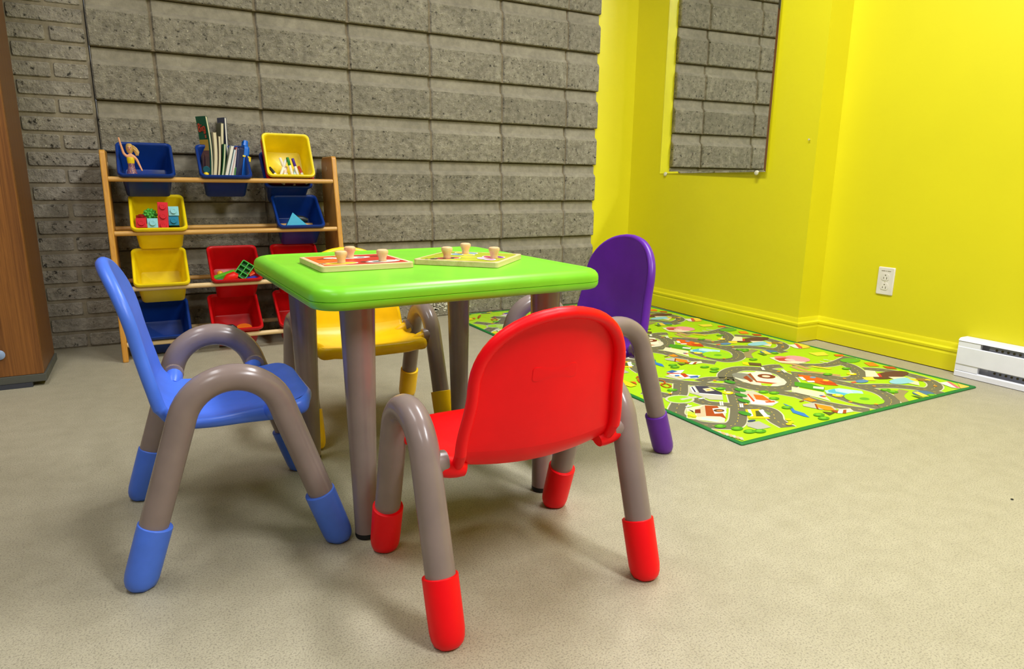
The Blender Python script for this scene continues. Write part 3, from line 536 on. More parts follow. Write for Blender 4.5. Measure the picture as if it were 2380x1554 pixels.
def make_chair(name, loc, rz, mat, label, kx=1.0, kz=1.0, W=.376, kw=1.0, kb=1.0):
    C = empty(name, loc, rz, label, 'chair')
    zz = lambda z: z * kz
    prof = [(-.170*kx, .550), (-.160*kx, .500), (-.149*kx, .440), (-.140*kx, .385), (-.131*kx, .335), (-.119*kx, .292), (-.092*kx, .264), (-.050*kx, .256), (0, .257), (.060*kx, .266), (.110*kx, .279), (.140*kx, .286), (.158*kx, .283)]
    prof = [(s, zz(z) if z < .30 else zz(.30) + (z - .30) * kz * kb * 1.015) for s, z in prof]
    S = Spline(prof); L = S.L
    vb = L * .47
    WB = .1385 * kw
    def half(v):
        if v < .13: 
            q = 1 - v / .13; top = (max(0, 1 - q ** 2.25)) ** (1 / 2.1)
        else: top = 1
        w = WB * top
        w *= 1 + .085 * smoothstep(.13, vb*.97, v)                       # back narrows towards the seat
        w *= 1 - .04 * smoothstep(vb*1.1, vb*1.3, v) * (1 - smoothstep(vb*1.3, L*.76, v))
        w *= 1 + .015 * smoothstep(L*.55, L*.85, v)
        e = (v - (L - .045)) / .045
        if e > 0: w *= (1 - .42 * e ** 2.6)
        return w
    def P(a, v):
        c = S.at(v); n = S.nrm(v); t = a / WB
        k = .020 * (1 - smoothstep(vb*.75, vb*1.25, v)) + .017 * smoothstep(vb*.75, vb*1.25, v) - .016 * smoothstep(L*.72, L, v)
        off = k * t * t
        return Vector((c.x + n.x * off, a, c.y + n.y * off))
    def N(a, v):
        e = .003
        du = P(a + e, v) - P(a - e, v); dv = P(a, min(v + e, L)) - P(a, max(v - e, 0)); n = dv.cross(du).normalized()
        nn = S.nrm(v); ref = Vector((nn.x, 0, nn.y))
        return n if n.dot(ref) > 0 else -n
    NR, NCc, r = 56, 17, .0095
    taus = []
    for i in range(NR + 1):
        x = i / NR; taus.append(x if x > .25 else .25 * (1 - math.cos(x / .25 * math.pi / 2)) / 1.0 * 1.0)
    taus = sorted(taus); shr = 1 - r / WB
    # panel: front sheet and back sheet
    full = MB(); keep = []
    rowsF, rowsB = [], []
    for tau in taus:
        v = r + (L - 2*r) * tau; w = max(.0015, half(max(tau * L, .0006)) * shr)
        f, b = [], []
        for j in range(NCc):
            a = w * (2*j/(NCc-1) - 1); p = P(a, v); n = N(a, v); f.append(p); b.append(p - n * .0055)
        rowsF.append(f); rowsB.append(b)
    loop = []
    tv = [L * q for q in taus]
    loop += [(-half(max(v, .0006)), v) for v in tv]
    wl = half(L); loop += [(wl * (2*k/8 - 1), L) for k in range(1, 8)]
    loop += [(half(max(v, .0006)), v) for v in reversed(tv)]
    LP = [P(a, v) for a, v in loop]; n_ = len(loop); rim = []
    for i, (a, v) in enumerate(loop):
        p = LP[i]; t = (LP[(i+1) % n_] - LP[i-1]).normalized(); n = N(a * .98, min(max(v, .002), L - .002)); n = (n - t * n.dot(t)).normalized()
        inw = n.cross(t).normalized(); ctr = P(0, L * .35 if v < L*.4 else (L*.75 if v > L*.6 else v))
        if inw.dot(ctr - p) < 0: inw = -inw
        rn = r + .0065 * smoothstep(vb*1.3, L, v) if v > vb else r + .0015
        c = p + inw * r - n * rn
        rim.append([c - inw * r * math.cos(2*math.pi*k/12) + n * rn * math.sin(2*math.pi*k/12) for k in range(12)])
    def part(nm, lo, hi):
        mbp = MB(); idx = [i for i, t_ in enumerate(taus) if lo - 1e-9 <= t_ <= hi + 1e-9]
        for rows in (rowsF, rowsB): mbp.rings([rows[i] for i in idx], False, False, False)
        segs = []; cur = []
        n_loop = len(loop)
        order = list(range(n_loop))
        inside = [lo*L - 1e-6 <= loop[i][1] <= hi*L + 1e-6 for i in order]
        start = next(i for i in order if inside[i] and not inside[i-1])
        cur = []
        for k in range(n_loop):
            i = (start + k) % n_loop
            if inside[i]: cur.append(i)
            else:
                if cur: segs.append(cur)
                cur = []
        if cur: segs.append(cur)
        for sg in segs: mbp.rings([rim[i] for i in sg], False, False, True)
        return mbp
    split = min(taus, key=lambda t_: abs(t_ * L - vb))
    bk = part('backrest', 0, split); st = part('seat', split, 1)
    # bosses joining the seat to the tubes
    arcR, c0 = .085, zz(.270)
    topz = zz(.355); R_ = arcR * kx; c0 = topz - R_ * 1.0
    def tube_pt(zv, sgn): 
        z1 = c0 + .31 * R_; s1 = .95 * R_
        if zv <= z1: return sgn * (s1 + (z1 - zv) * .325 * kx / kz)
        return sgn * math.sqrt(max(0, R_*R_ - (zv - c0)**2))
    for sy in (-1, 1):
        for sg, vv, zt in ((-1, L * .54, zz(.284)), (1, L * .83, zz(.286))):
            a0 = sy * (half(vv) - .022); p0 = P(a0, vv) - Vector((0, 0, .013)); p1 = Vector((tube_pt(zt, sg) * .97, sy * (W/2 - .018), zt - .004))
            pm = p0.lerp(p1, .5)
            st.tube([p0, p0.lerp(p1, .25), pm, p0.lerp(p1, .8), p1], [.013, .0165, .0182, .0186, .0186], 16)
    obj('seat', st, mat, C, angle=60); ob = obj('backrest', bk, mat, C, angle=60)
    # faint moulded oval plate on the rear of the backrest
    vm = L * .215; pc = P(0, vm); nn = N(0, vm)
    e = MB(); R = []
    for h_, i_ in ((.004, 0), (.0058, 0), (.0062, .0010)):
        ring = []
        for x_, y_ in rrect(.040 - i_, .0125 - i_, .006, 6): ring.append(P(x_, vm - y_) - N(x_, vm - y_) * h_)
        R.append(ring)
    e.rings(R, False, False)
    ins = R[-1]; ctr_ = []
    for f_ in (.85, .7, .55, .4, .25, .1, .01):
        ctr_.append([P(x_*f_, vm - y_*f_) - N(x_*f_, vm - y_*f_) * .0062 for x_, y_ in rrect(.039, .0115, .005, 6)])
    e.rings([ins] + ctr_, False, True); obj('moulded_plate', e, mat, ob, angle=50)
    # arched tube legs
    z1 = c0 + .31 * R_; s1 = .95 * R_; a_end = math.asin(.31)
    foot = s1 + z1 * .325 * kx / kz
    tl = Vector((foot - s1, -z1)).normalized()
    for sy in (-1, 1):
        y = sy * W / 2; path = []
        tipz = .030
        for q in (tipz, z1*.3, z1*.6, z1*.9): path.append((-(s1 + (z1 - q) * .325 * kx / kz), y, q))
        for k in range(19):
            a = math.pi - a_end - (math.pi - 2*a_end) * k / 18; path.append((R_*math.cos(a), y, c0 + R_*math.sin(a)))
        for q in (z1*.9, z1*.6, z1*.3, tipz): path.append((s1 + (z1 - q) * .325 * kx / kz, y, q))
        m = MB(); m.tube(path, .0238, 24, up=(0, 1, 0))
        for sg, zt in ((-1, zz(.284)), (1, zz(.286))):
            tp = tube_pt(zt, sg); m.tube([(tp, y, zt), (tp*.98, y - sy*.020, zt - .001), (tp*.97, y - sy*.031, zt - .002), (tp*.97, y - sy*.0325, zt - .002)], [.019, .0195, .0195, .0175], 18)
        lg = obj('arched_leg', m, M_TAUPE, C, angle=50)
        for sg in (-1, 1):
            tip = Vector((sg * (foot - .001), y, -.004)); d = Vector((-sg * tl.x, 0, -tl.y)).normalized()
            m = MB(); pth = [tip + d * q for q in (0, .003, .008, .016, .028, .05, .118 * kz, .119 * kz, .1195 * kz, .1195 * kz)]
            # level the lowest ring a little so the foot stands flat
            m.tube(pth, [.013, .0185, .0232, .0262, .0278, .0281, .0285, .0283, .027, .0236], 24, up=(0, 1, 0)); m.v = [(q[0], q[1], max(q[2], .0016)) for q in m.v]; sk = obj('leg_sock', m, mat, lg, angle=60)
            m = MB(); m.lathe([(.011, .0002), (.0135, .0004), (.0135, .0015)], (tip.x - sg*.002, tip.y, 0), 18); obj('foot_pad', m, M_BLACK, sk)
    return C

M_CB = plastic('blue_plastic', (74, 116, 224), 0.36, 0.05)
M_CR = plastic('red_plastic', (246, 0, 16), 0.42, 0.02, spec=0.26)
M_CY = plastic('yellow_plastic', (250, 198, 2), 0.36, 0.04)
M_CP = plastic('purple_plastic', (98, 34, 156), 0.36, 0.05)
make_chair('kids_chair', (.013, -1.822, 0), 0, M_CB, 'blue plastic kids chair with arched taupe legs and blue feet')
make_chair('kids_chair', (.446, -2.238, 0), math.radians(90), M_CR, 'red plastic kids chair with arched taupe legs and red feet', .90, .925, .384, 1.01)
make_chair('kids_chair', (.430, -1.365, 0), math.radians(-90), M_CY, 'yellow plastic kids chair with arched taupe legs and yellow feet', .95, .90, .370)
make_chair('kids_chair', (.888, -1.766, 0), math.radians(178.8), M_CP, 'purple plastic kids chair with arched taupe legs and purple feet', 1.0, 1.0, .388, 1.05, 1.02)

# ================================================================== puzzles on the table
def puzzle(name, cx, cy, rz, label, art, sx=.0975, sy=.0975):
    E_ = empty(name, (cx, cy, TZ + .0003), math.radians(rz), label, 'puzzle', 'wooden knob puzzles on the green table')
    m = MB(); m.rings([[(x, y, z) for x, y in rrect(sx - i, sy - i, .008, 4)] for z, i in ((0, .001), (.001, 0), (.0112, 0), (.012, .0006))], True, True); obj('board', m, M_PLY, E_, angle=35)
    ink = Ink(); knobs = art(ink, sx, sy); ink.build('picture', E_, T((0, 0, .0121)))
    for x, y in knobs:
        m = MB(); m.lathe([(.0082, 0), (.0086, .002), (.0079, .0045), (.0083, .008), (.0105, .0130), (.0124, .0172), (.0128, .0205), (.0119, .0234), (.0088, .0251), (.003, .0258)], (x, y, .0126), 22); obj('knob', m, M_KNOB, E_)
def blob(ink, x, y, col, rx, ry, a=0, n=18, line=True):
    if line: ink.poly(ell(x, y, rx + .003, ry + .003, n, a), (238, 232, 222))
    ink.poly(ell(x, y, rx, ry, n, a), col)
def art_farm(ink, sx, sy):
    fx, fy = sx - .006, sy - .006
    ink.poly(rrect(fx, fy, .003, 2), (240, 226, 190)); ink.poly(rrect(fx - .003, fy - .003, .002, 2), (198, 42, 26))
    ink.poly([(-fx+.003, -fy+.003), (-.045, -fy+.003), (-.02, .0), (-.03, fy-.003), (-fx+.003, fy-.003)], (222, 92, 18))
    for k in range(6): ink.poly([(-fx+.006+k*.012, -.06+k*.02), (-fx+.014+k*.012, -.06+k*.02), (-fx+.014+k*.012, -.02+k*.02), (-fx+.006+k*.012, -.02+k*.02)], (232, 118, 26))
    ink.poly(ell(-.045, .04, .030, .011, 14, .2), (120, 38, 22)); ink.poly(ell(.065, .045, .020, .008), (110, 30, 22))
    blob(ink, -.048, -.058, (240, 200, 20), .034, .019); ink.poly(ell(-.082, -.05, .010, .005, 10, .3), (150, 130, 90))
    blob(ink, .002, .036, (228, 226, 222), .040, .018); ink.poly(ell(-.016, .038, .010, .006), (150, 80, 60)); ink.poly(ell(.024, .036, .009, .007), (60, 50, 46)); blob(ink, -.042, .044, (225, 222, 216), .012, .010)
    blob(ink, .042, -.058, (216, 216, 212), .036, .018, .1); ink.poly(ell(.028, -.062, .010, .006), (130, 125, 120)); ink.poly(ell(.004, -.054, .009, .006), (90, 60, 50)); blob(ink, .082, -.046, (200, 60, 40), .005, .005)
    return [(-.046, -.057), (-.001, .033), (.041, -.060)]
def art_bugs(ink, sx, sy):
    fx, fy = sx - .007, sy - .007
    ink.poly(rrect(fx, fy, .02, 4), (170, 178, 24))
    ink.poly([(-fx, -.02), (-.02, -fy), (.03, -fy), (-fx, .03)], (190, 192, 40)); ink.poly([(fx, .0), (.01, fy), (.05, fy), (fx, .04)], (150, 164, 20)); ink.poly(ell(-.01, .0, .03, .02, 14, .6), (196, 196, 52))
    a = -.75
    blob(ink, -.055, .034, (196, 50, 26), .030, .018, a); ink.poly(ell(-.078, .056, .011, .009), (24, 22, 20))
    for x_, y_ in ((-.050, .022), (-.040, .026), (-.066, .036), (-.060, .020)): ink.poly(ell(x_, y_, .0045, .0045), (24, 22, 20))
    ink.poly(ell(-.086, .070, .004, .004), (70, 70, 60))
    for dx, dy, c in ((-.018, .012, (120, 160, 180)), (.018, -.012, (120, 160, 180)), (.016, .014, (238, 200, 30)), (-.016, -.016, (238, 200, 30))): blob(ink, .046 + dx, .030 + dy, c, .018, .012, .7)
    for dx, dy, c in ((-.026, .004, (214, 150, 190)), (.024, -.002, (150, 60, 150)), (.018, .020, (190, 60, 90)), (-.014, .022, (226, 190, 210))): blob(ink, -.020 + dx, -.066 + dy, c, .020, .011, .6)
    ink.poly(ell(-.020, -.060, .022, .006, 12, -.7), (220, 120, 60)); ink.poly(ell(.004, -.070, .007, .005), (90, 40, 120))
    return [(-.058, .033), (.046, .027), (-.024, -.066)]
puzzle('knob_puzzle', .299, -1.793, 1.5, 'wooden knob puzzle with red farm-animal picture on the green table', art_farm)
puzzle('knob_puzzle', .554, -1.832, 45.5, 'wooden knob puzzle with olive green insect picture, turned cornerwise', art_bugs)

# ================================================================== bin rack
rack = empty('toy_rack', (.2215, -.17, 0), 0, 'pine toy storage rack with dowel rails against the block wall', 'shelf')
rx, ry = .2215, -.17
def rackM(): return T((-rx, -ry, 0))
def fy(z): return -.335 + (z / .80) * .125
for x0, x1 in ((-.224, -.204), (.645, .666)):
    poly = [(-.335, 0), (-.285, 0), (-.20, .0), (-.012, 0.0), (-.012, .775), (-.018, .79), (-.03, .797)]
    poly = [(-.335, 0.0), (-.245, 0.0), (-.215, .05), (-.10, .05), (-.075, 0.0), (-.012, 0.0), (-.012, .778), (-.020, .793), (-.035, .80), (-.195, .80), (-.206, .797), (-.2115, .788)]
    m = MB(); m.rings([[(x, y, z) for y, z in poly] for x in (x0, x1)], True, True)
    sp = obj('side_panel', m, M_PINE, rack, rackM(), smooth=False, bevel=.004, seg=2)
    xi = x1 if x0 < 0 else x0; sgn = 1 if x0 < 0 else -1
    m = MB(); m.lathe([(.0105, 0), (.0105, .0012), (.008, .002)], (0, 0, 0), 14, M=T((xi + sgn*.0002, -.11, .747)) @ RY(90 * sgn)); obj('dowel_plug', m, M_PINEW, sp, None)
RAILZ = [.692, .488, .276, .064]
for k, z in enumerate(RAILZ):
    yy = fy(z) + .014
    m = MB(); m.tube([(-.2035, yy, z), (.2, yy, z), (.6445, yy, z)], .0098, 16); obj('front_rail', m, M_PINEX if k < 2 else M_PINEW, rack, rackM())
    if k: m = MB(); m.tube([(-.2035, -.095, z + .010), (.2, -.095, z + .010), (.6445, -.095, z + .010)], .0092, 16); obj('rear_rail', m, M_PINEX if k < 3 else M_PINEW, rack, rackM())

BW, BL, BD = .1, .208, .122
def bin_mesh():
    m = MB(); R = []
    def ring(hw, l0, l1, z, r=.018): return [(x, y + (l0 + l1)/2, z) for x, y in rrect(hw, (l1 - l0)/2, r, 4)]
    for hw, i, z, r in ((.060, .034, -BD, .010), (.076, .020, -BD, .014), (.078, .018, -BD + .003, .016), (.0885, .0085, -.014, .018), (.0975, .001, -.0145, .02), (.1, -.0012, -.010, .021), (.0998, -.001, -.004, .021), (.0975, .001, 0, .02), (.0935, .0045, .0004, .018), (.0895, .0085, -.002, .018), (.087, .0105, -.008, .017), (.0765, .0195, -BD + .006, .015), (.074, .022, -BD + .003, .013)):
        R.append(ring(hw, i, BL - i, z, r))
    m.rings(R, True, True); return m
bmesh_by = {}
def storage_bin(x, y, z, th, cname, mat, label, rz=0):
    if cname not in bmesh_by:
        me = mesh_of('storage_bin', bin_mesh(), True, 50); me.materials.append(mat); bmesh_by[cname] = me
    o = link('storage_bin', bmesh_by[cname], None, None, T((x, y, z)) @ RZ(rz) @ RX(th))
    tag(o, label, 'bin', 'plastic storage bins on the pine rack'); return o
M_BB = plastic('navy_blue_bin', (8, 48, 124), 0.34, 0.05); M_BY = plastic('yellow_bin', (240, 212, 14), 0.36, 0.04); M_BR = plastic('red_bin', (188, 8, 14), 0.34, 0.05)
TH_ = 38
def tier(k, up=.0115): z = RAILZ[k]; return fy(z) - .012, z + .017
y1, z1 = tier(0); y2, z2 = tier(1); y3, z3 = tier(2); y4, z4 = tier(3)
b_doll = storage_bin(-.072, y1, z1, TH_, 'b', M_BB, 'blue storage bin holding a fashion doll')
b_book = storage_bin(.213, y1, z1, TH_, 'b', M_BB, 'blue storage bin full of books and magazines')
b_low = storage_bin(.470, -.170, .668, 46, 'b', M_BB, 'blue storage bin at the bottom of the nested stack, below the marker bin')
b_mid = storage_bin(.472, -.200, .6975, 60, 'r', M_BR, 'red storage bin nested between the yellow marker bin and a blue bin')
b_mark = storage_bin(.472, -.226, .713, 60, 'y', M_BY, 'yellow storage bin holding marker pens')
b_blok = storage_bin(-.048, y2, z2, TH_, 'y', M_BY, 'yellow storage bin holding toy building blocks')
b_pyr = storage_bin(.494, y2, z2, TH_, 'b', M_BB, 'blue storage bin holding a turquoise pyramid block')
b_ye = storage_bin(-.060, y3, z3, TH_, 'y', M_BY, 'empty yellow storage bin below the building-block bin')
b_rg = storage_bin(.216, y3, z3, TH_, 'r', M_BR, 'red storage bin holding green and red plastic toys')
b_r3 = storage_bin(.470, y3, z3, TH_, 'r', M_BR, 'red storage bin below the pyramid-block bin')
b_be = storage_bin(-.072, y4, z4 + .008, TH_, 'b', M_BB, 'empty blue storage bin on the lowest rails')
b_r4 = storage_bin(.200, y4, z4 + .012, TH_, 'r', M_BR, 'red storage bin on the lowest rails holding an orange disc')
b_r5 = storage_bin(.462, y4, z4 + .012, TH_, 'r', M_BR, 'red storage bin on the lowest rails holding a scrap of paper')

# ================================================================== toys in the bins
def in_bin(b, x, y, z, rot=None):
    M = b.matrix_basis @ T((x, y, z))
    return M @ rot if rot is not None else M
FL = -BD + .0035            # bin floor, local
# ---- doll
def doll():
    base = b_doll.matrix_basis @ Vector((-.050, .040, -.060)); bx, by, bz = base; bz += .028
    D = empty('fashion_doll', (bx, by, bz), 0, 'blonde fashion doll in a yellow and purple dress with one arm raised', 'doll')
    D.scale = (1.12, 1.12, 1.12)
    me = bpy.data.meshes.new('body')
    V = [(0,0,.0),(0,0,.022),(0,.001,.040),(0,.001,.058),(0,0,.066),(0,-.001,.074),(0,-.002,.084),(0,-.002,.094),
         (-.011,.0,.057),(-.019,-.001,.066),(-.024,-.003,.090),(-.028,-.004,.112),(-.029,-.004,.120),
         (.011,.0,.057),(.019,-.001,.046),(.025,-.004,.028),(.030,-.010,.014),(.032,-.013,.008),
         (-.007,.004,-.014),(-.009,.03,-.012),(.007,.004,-.014),(.009,.03,-.012)]
    E_ = [(0,1),(1,2),(2,3),(3,4),(4,5),(5,6),(6,7),(3,8),(8,9),(9,10),(10,11),(11,12),(3,13),(13,14),(14,15),(15,16),(16,17),(0,18),(18,19),(0,20),(20,21)]
    Rr = [.010,.0085,.0095,.0085,.0040,.0058,.0095,.0078,.0055,.0046,.0038,.0030,.0026,.0055,.0046,.0038,.0030,.0026,.0085,.0065,.0085,.0065]
    me.from_pydata(V, E_, []); o = link('body', me, plastic('doll_skin', (226, 160, 116), 0.45, 0.03), D)
    o.modifiers.new('skin', 'SKIN'); sv = me.skin_vertices[0].data
    for i, r in enumerate(Rr): sv[i].radius = (r, r * (.8 if i in (0, 1, 2, 3) else 1)); sv[i].use_root = (i == 0)
    sb = o.modifiers.new('sub', 'SUBSURF'); sb.levels = 2; sb.render_levels = 2; o.modifiers['skin'].use_smooth_shade = True
    hair = P3((196, 156, 84), 'blonde_doll_hair', .5)
    m = MB()
    m.lathe([(.0005, .101), (.006, .1), (.0098, .096), (.0112, .089), (.0112, .082), (.0095, .075), (.008, .069)], (0, .0022, 0), 16)
    for k in range(12):
        a = .4 + k * .22; x = .009 * math.cos(a * 1.4) + .006; y0 = .004 + .006 * math.sin(a)
        m.tube([(x * .6 + .003, y0, .093), (x + .006 + k*.0006, y0 + .001, .084), (x + .012 + k*.0010, y0 - .002, .072), (x + .010 + k*.0014, y0 - .005, .060 + .001*(k % 4))], [.0028, .0040, .0036, .0014], 7)
    obj('hair', m, hair, D)
    top = P3((236, 200, 20), 'yellow_doll_top', .5); sk = NT('sequin_skirt'); n = sk.noise(sk.objc(), 420, 2); r = sk.ramp(n.outputs[0], [(.38, (58, 28, 84)), (.5, (120, 70, 130)), (.62, (204, 150, 70))]); sk.l(r.outputs[0], sk.b.inputs['Base Color']); sk.b.inputs['Roughness'].default_value = .4
    def tub(rs): 
        mm = MB(); mm.rings([[(rx_*math.cos(2*math.pi*k/18), .0005 + ry_*math.sin(2*math.pi*k/18), z) for k in range(18)] for rx_, ry_, z in rs], True, True); return mm
    obj('dress_top', tub([(.0108, .0088, .034), (.0118, .0098, .043), (.0122, .0098, .050), (.0112, .0085, .0545)]), top, D)
    obj('skirt', tub([(.019, .017, -.016), (.016, .014, .0), (.0115, .0095, .018), (.0100, .0082, .026), (.0108, .0088, .0345)]), sk.mat, D)
    # face
    f = MB()
    for sx in (-1, 1): f.lathe([(.0004, -.0004), (.0015, 0), (.0012, .0006), (.0003, .0008)], (0, 0, 0), 8, M=T((sx*.0036, -.0108, .0865)) @ RX(90))
    obj('eyes', f, P3((50, 70, 110), 'doll_eyes'), D)
    f = MB(); f.lathe([(.0004, -.0004), (.0022, 0), (.0016, .0006), (.0003, .0008)], (0, 0, 0), 8, M=T((0, -.0106, .0785)) @ RX(90) @ Matrix.Diagonal((1, .5, 1, 1))); obj('lips', f, P3((206, 70, 90), 'doll_lips'), D)
    f = MB(); f.lathe([(.0008, -.001), (.0012, .0), (.0006, .0018)], (0, 0, 0), 8, M=T((0, -.0106, .0825)) @ RX(90)); obj('nose', f, bpy.data.materials['doll_skin'], D)
doll()

# ---- books: standing slabs, bent a little, covers and pages as parts
def book(nm, label, x, lean, bend, h, d, t, cover, page, yb=.05, zb=0, cat='book', thick_cover=.0006, yaw=18, art=None, back=8):
    p = b_book.matrix_basis @ Vector((x, yb + .016, FL + .012)); p.z += zb + .022
    B = empty(nm, p, math.radians(yaw), label, cat, 'books in the blue bin'); tb = math.tan(math.radians(back))
    def cx_(q): return math.tan(math.radians(lean)) * h * q + bend * math.sin(math.pi * min(q, 1)) 
    def slab(x0, x1, y0=0, y1=d, zt=h):
        m = MB(); R = []
        for k in range(13):
            q = k / 12; z = zt * q; cx = cx_(z / h)
            R.append([(cx + x0, y0 + z*tb, z), (cx + x1, y0 + z*tb, z), (cx + x1, y1 + z*tb, z), (cx + x0, y1 + z*tb, z)])
        m.rings(R); return m
    obj('pages', slab(-t/2, t/2, .0012, d - .001, h - .002), page, B, angle=30)
    f = obj('front_cover', slab(-t/2 - thick_cover, -t/2), cover, B, angle=30); obj('back_cover', slab(t/2, t/2 + thick_cover), cover, B, angle=30)
    if art:
        ink = Ink()
        def fn(y, z, off):
            return (cx_(z / h) - t/2 - thick_cover - .0003 - off*3, y + z*tb, z)
        art(ink, fn, d, h); ink.build('cover_art', f)
    return B
def grid(ink, fn, poly_bounds, col, z=None):
    y0, y1, z0, z1 = poly_bounds; ink.k += 1; off = .00004 * ink.k
    for k in range(8):
        a, b = z0 + (z1-z0)*k/8, z0 + (z1-z0)*(k+1)/8
        ink.v += [fn(y0, a, off), fn(y1, a, off), fn(y1, b, off), fn(y0, b, off)]; n = len(ink.v); ink.f.append((n-4, n-3, n-2, n-1)); ink.c.append(lin(col))
def art_green(ink, fn, d, h):
    grid(ink, fn, (.001, d-.001, .0, h*.52), (118, 82, 66)); grid(ink, fn, (.001, d-.001, h*.50, h*.66), (198, 158, 58)); grid(ink, fn, (.001, .008, 0, h*.66), (24, 92, 66))
    for k in range(14): grid(ink, fn, (.010 + .0036*k, .0125 + .0036*k, h*.05 + .004*(k % 5), h*.40 + .006*(k % 3)), random.choice([(84, 58, 56), (150, 110, 90), (96, 84, 70)]))
    # red lettering "Big"
    def strokes(y0, z0, s, segs):
        for a, b in segs:
            for q in ribbon([(d - y0 - a[0]*s*.8, z0 + a[1]*s), (d - y0 - b[0]*s*.8, z0 + b[1]*s)], s*.2): 
                ink.k += 1; off = .00004*ink.k; n = len(ink.v); ink.v += [fn(c[0], c[1], off) for c in q]; ink.f.append((n, n+1, n+2, n+3)); ink.c.append(lin((206, 66, 40)))
    s = .030; z0 = h*.78
    strokes(.010, z0, s, [((0,0),(0,1)), ((0,1),(.45,.95)), ((.45,.95),(.45,.58)), ((.45,.58),(0,.5)), ((.5,.5),(.5,.05)), ((.5,.05),(0,0))])
    strokes(.031, z0, s, [((0,0),(0,.6)), ((0,.75),(0,.9))])
    strokes(.040, z0, s, [((.45,.6),(.45,-.25)), ((.45,-.25),(0,-.2)), ((0,.1),(0,.6)), ((0,.6),(.45,.6)), ((0,.05),(.45,.05))])
    grid(ink, fn, (.010, .020, h*.68, h*.73), (170, 90, 60))
def art_dark(ink, fn, d, h):
    grid(ink, fn, (.02, d-.004, h*.52, h*.86), (214, 160, 30)); grid(ink, fn, (.03, d-.015, h*.50, h*.66), (206, 190, 30)); grid(ink, fn, (.015, .05, h*.80, h*.92), (100, 108, 96))
PAGE = paint('book_pages', (208, 196, 160), .8); PAGEW = paint('white_pages', (222, 216, 200), .8)
def bk(c, nm, rough=.35): return plastic(nm, c, rough, .05)
book('magazine', 'tall green-covered magazine with red lettering at the edge of the book bin', -.050, 6, .012, .275, .064, .007, bk((22, 92, 64), 'green_cover'), PAGE, .030, art=art_green, yaw=32, thick_cover=.001)
book('magazine', 'thick magazine with curled cream pages next to the green magazine', -.042, 8, .007, .215, .070, .011, bk((196, 182, 150), 'cream_cover'), PAGE, .024, yaw=14)
book('picture_book', 'thin picture book with a grey-brown cover among the magazines', -.028, 9, .005, .200, .070, .007, bk((140, 128, 108), 'greybrown_cover'), PAGE, .024, yaw=12)
book('picture_book', 'slim green-spined picture book in the middle of the bin', -.016, 12, .004, .170, .035, .005, bk((56, 128, 66), 'leaf_green_cover'), PAGE, .022, yaw=10, thick_cover=.0015)
book('picture_book', 'olive grey picture book standing behind the slim green book', -.004, 7, 0, .225, .060, .009, bk((92, 92, 62), 'olive_cover'), PAGE, .074, yaw=12, thick_cover=.0015)
book('board_book', 'tall dark blue book with a yellow cover picture', .022, 6, .000, .250, .055, .006, bk((62, 66, 92), 'slate_blue_cover'), PAGEW, .072, art=art_dark, thick_cover=.0014, yaw=26)
book('board_book', 'pale board book leaning, with a white edge', -.002, 17, 0, .165, .035, .009, bk((206, 204, 180), 'pale_cover'), PAGEW, .020, thick_cover=.0014, yaw=8)
book('board_book', 'thin leaning board book with a light blue cover', .011, 17, 0, .150, .035, .005, bk((150, 186, 204), 'lightblue_cover'), PAGEW, .020, thick_cover=.0014, yaw=8)
book('board_book', 'leaning white-paged board book with an orange-red cover', .022, 17, 0, .160, .035, .011, bk((206, 96, 52), 'orange_cover'), PAGEW, .020, thick_cover=.0014, yaw=8)
# blue plastic case
p = b_book.matrix_basis @ Vector((.064, .034, FL + .020)); p.z += .030
CS = empty('plastic_case', p, 0, 'bright blue and navy plastic carry case standing beside the books', 'case', None)
Mc = RZ(14) @ RX(-8) @ RY(13) @ Matrix.Diagonal((2.2, .55, 1.2, 1))
m = MB(); m.rings([[(x, y + .05, z + .065) for y, z in rrect(.046 - i, .062 - i, .014, 4)] for x, i in ((-.012, .003), (-.009, 0), (-.001, 0))], True, True); obj('case_lid', m, P3((28, 34, 72), 'navy_case', .2), CS, Mc)
m = MB(); m.rings([[(x, y + .05, z + .068) for y, z in rrect(.05 - i, .068 - i, .016, 4)] for x, i in ((-.0008, 0), (.006, 0), (.009, .004))], True, True); sh = obj('case_shell', m, P3((8, 104, 206), 'azure_case', .3), CS, Mc)
m = MB(); m.tube([(.003, .03, .136), (.003, .034, .152), (.003, .066, .152), (.003, .07, .136)], .0045, 10); obj('handle', m, P3((8, 104, 206), 'azure_case2', .3), sh)
m = MB(); m.box(-.003, .013, -.003, .006, .092, .098); m.box(.009, .013, -.003, .006, .080, .098); obj('clasp', m, P3((240, 206, 40), 'yellow_clasp'), sh, bevel=.001)
m = MB(); m.box(-.0128, -.0118, .008, .03, .02, .05); obj('sticker', m, P3((60, 160, 40), 'green_sticker'), CS, Mc, smooth=False)
# small toy bits at the front of the book bin
def bead(nm, label, cat, b, x, y, z, prof, c, rot=None, seg=16, group=None):
    m = MB(); m.lathe(prof, (0, 0, 0), seg); o = obj(nm, m, P3(c), None, in_bin(b, x, y, z, rot)); return tag(o, label, cat, group)
BALL = lambda r: [(r*.05, -r), (r*.6, -r*.8), (r*.92, -r*.4), (r, 0), (r*.92, r*.4), (r*.6, r*.8), (r*.05, r)]
bead('toy_ball', 'small yellow ball in front of the green magazine', 'ball', b_book, -.074, .024, -.012, BALL(.010), (240, 206, 20))
bead('toy_ring', 'dark teal toy ring in front of the green magazine', 'toy', b_book, -.072, .034, .004, [(.006, -.003), (.012, -.003), (.014, 0), (.012, .003), (.006, .003)], (24, 84, 98), RX(60))

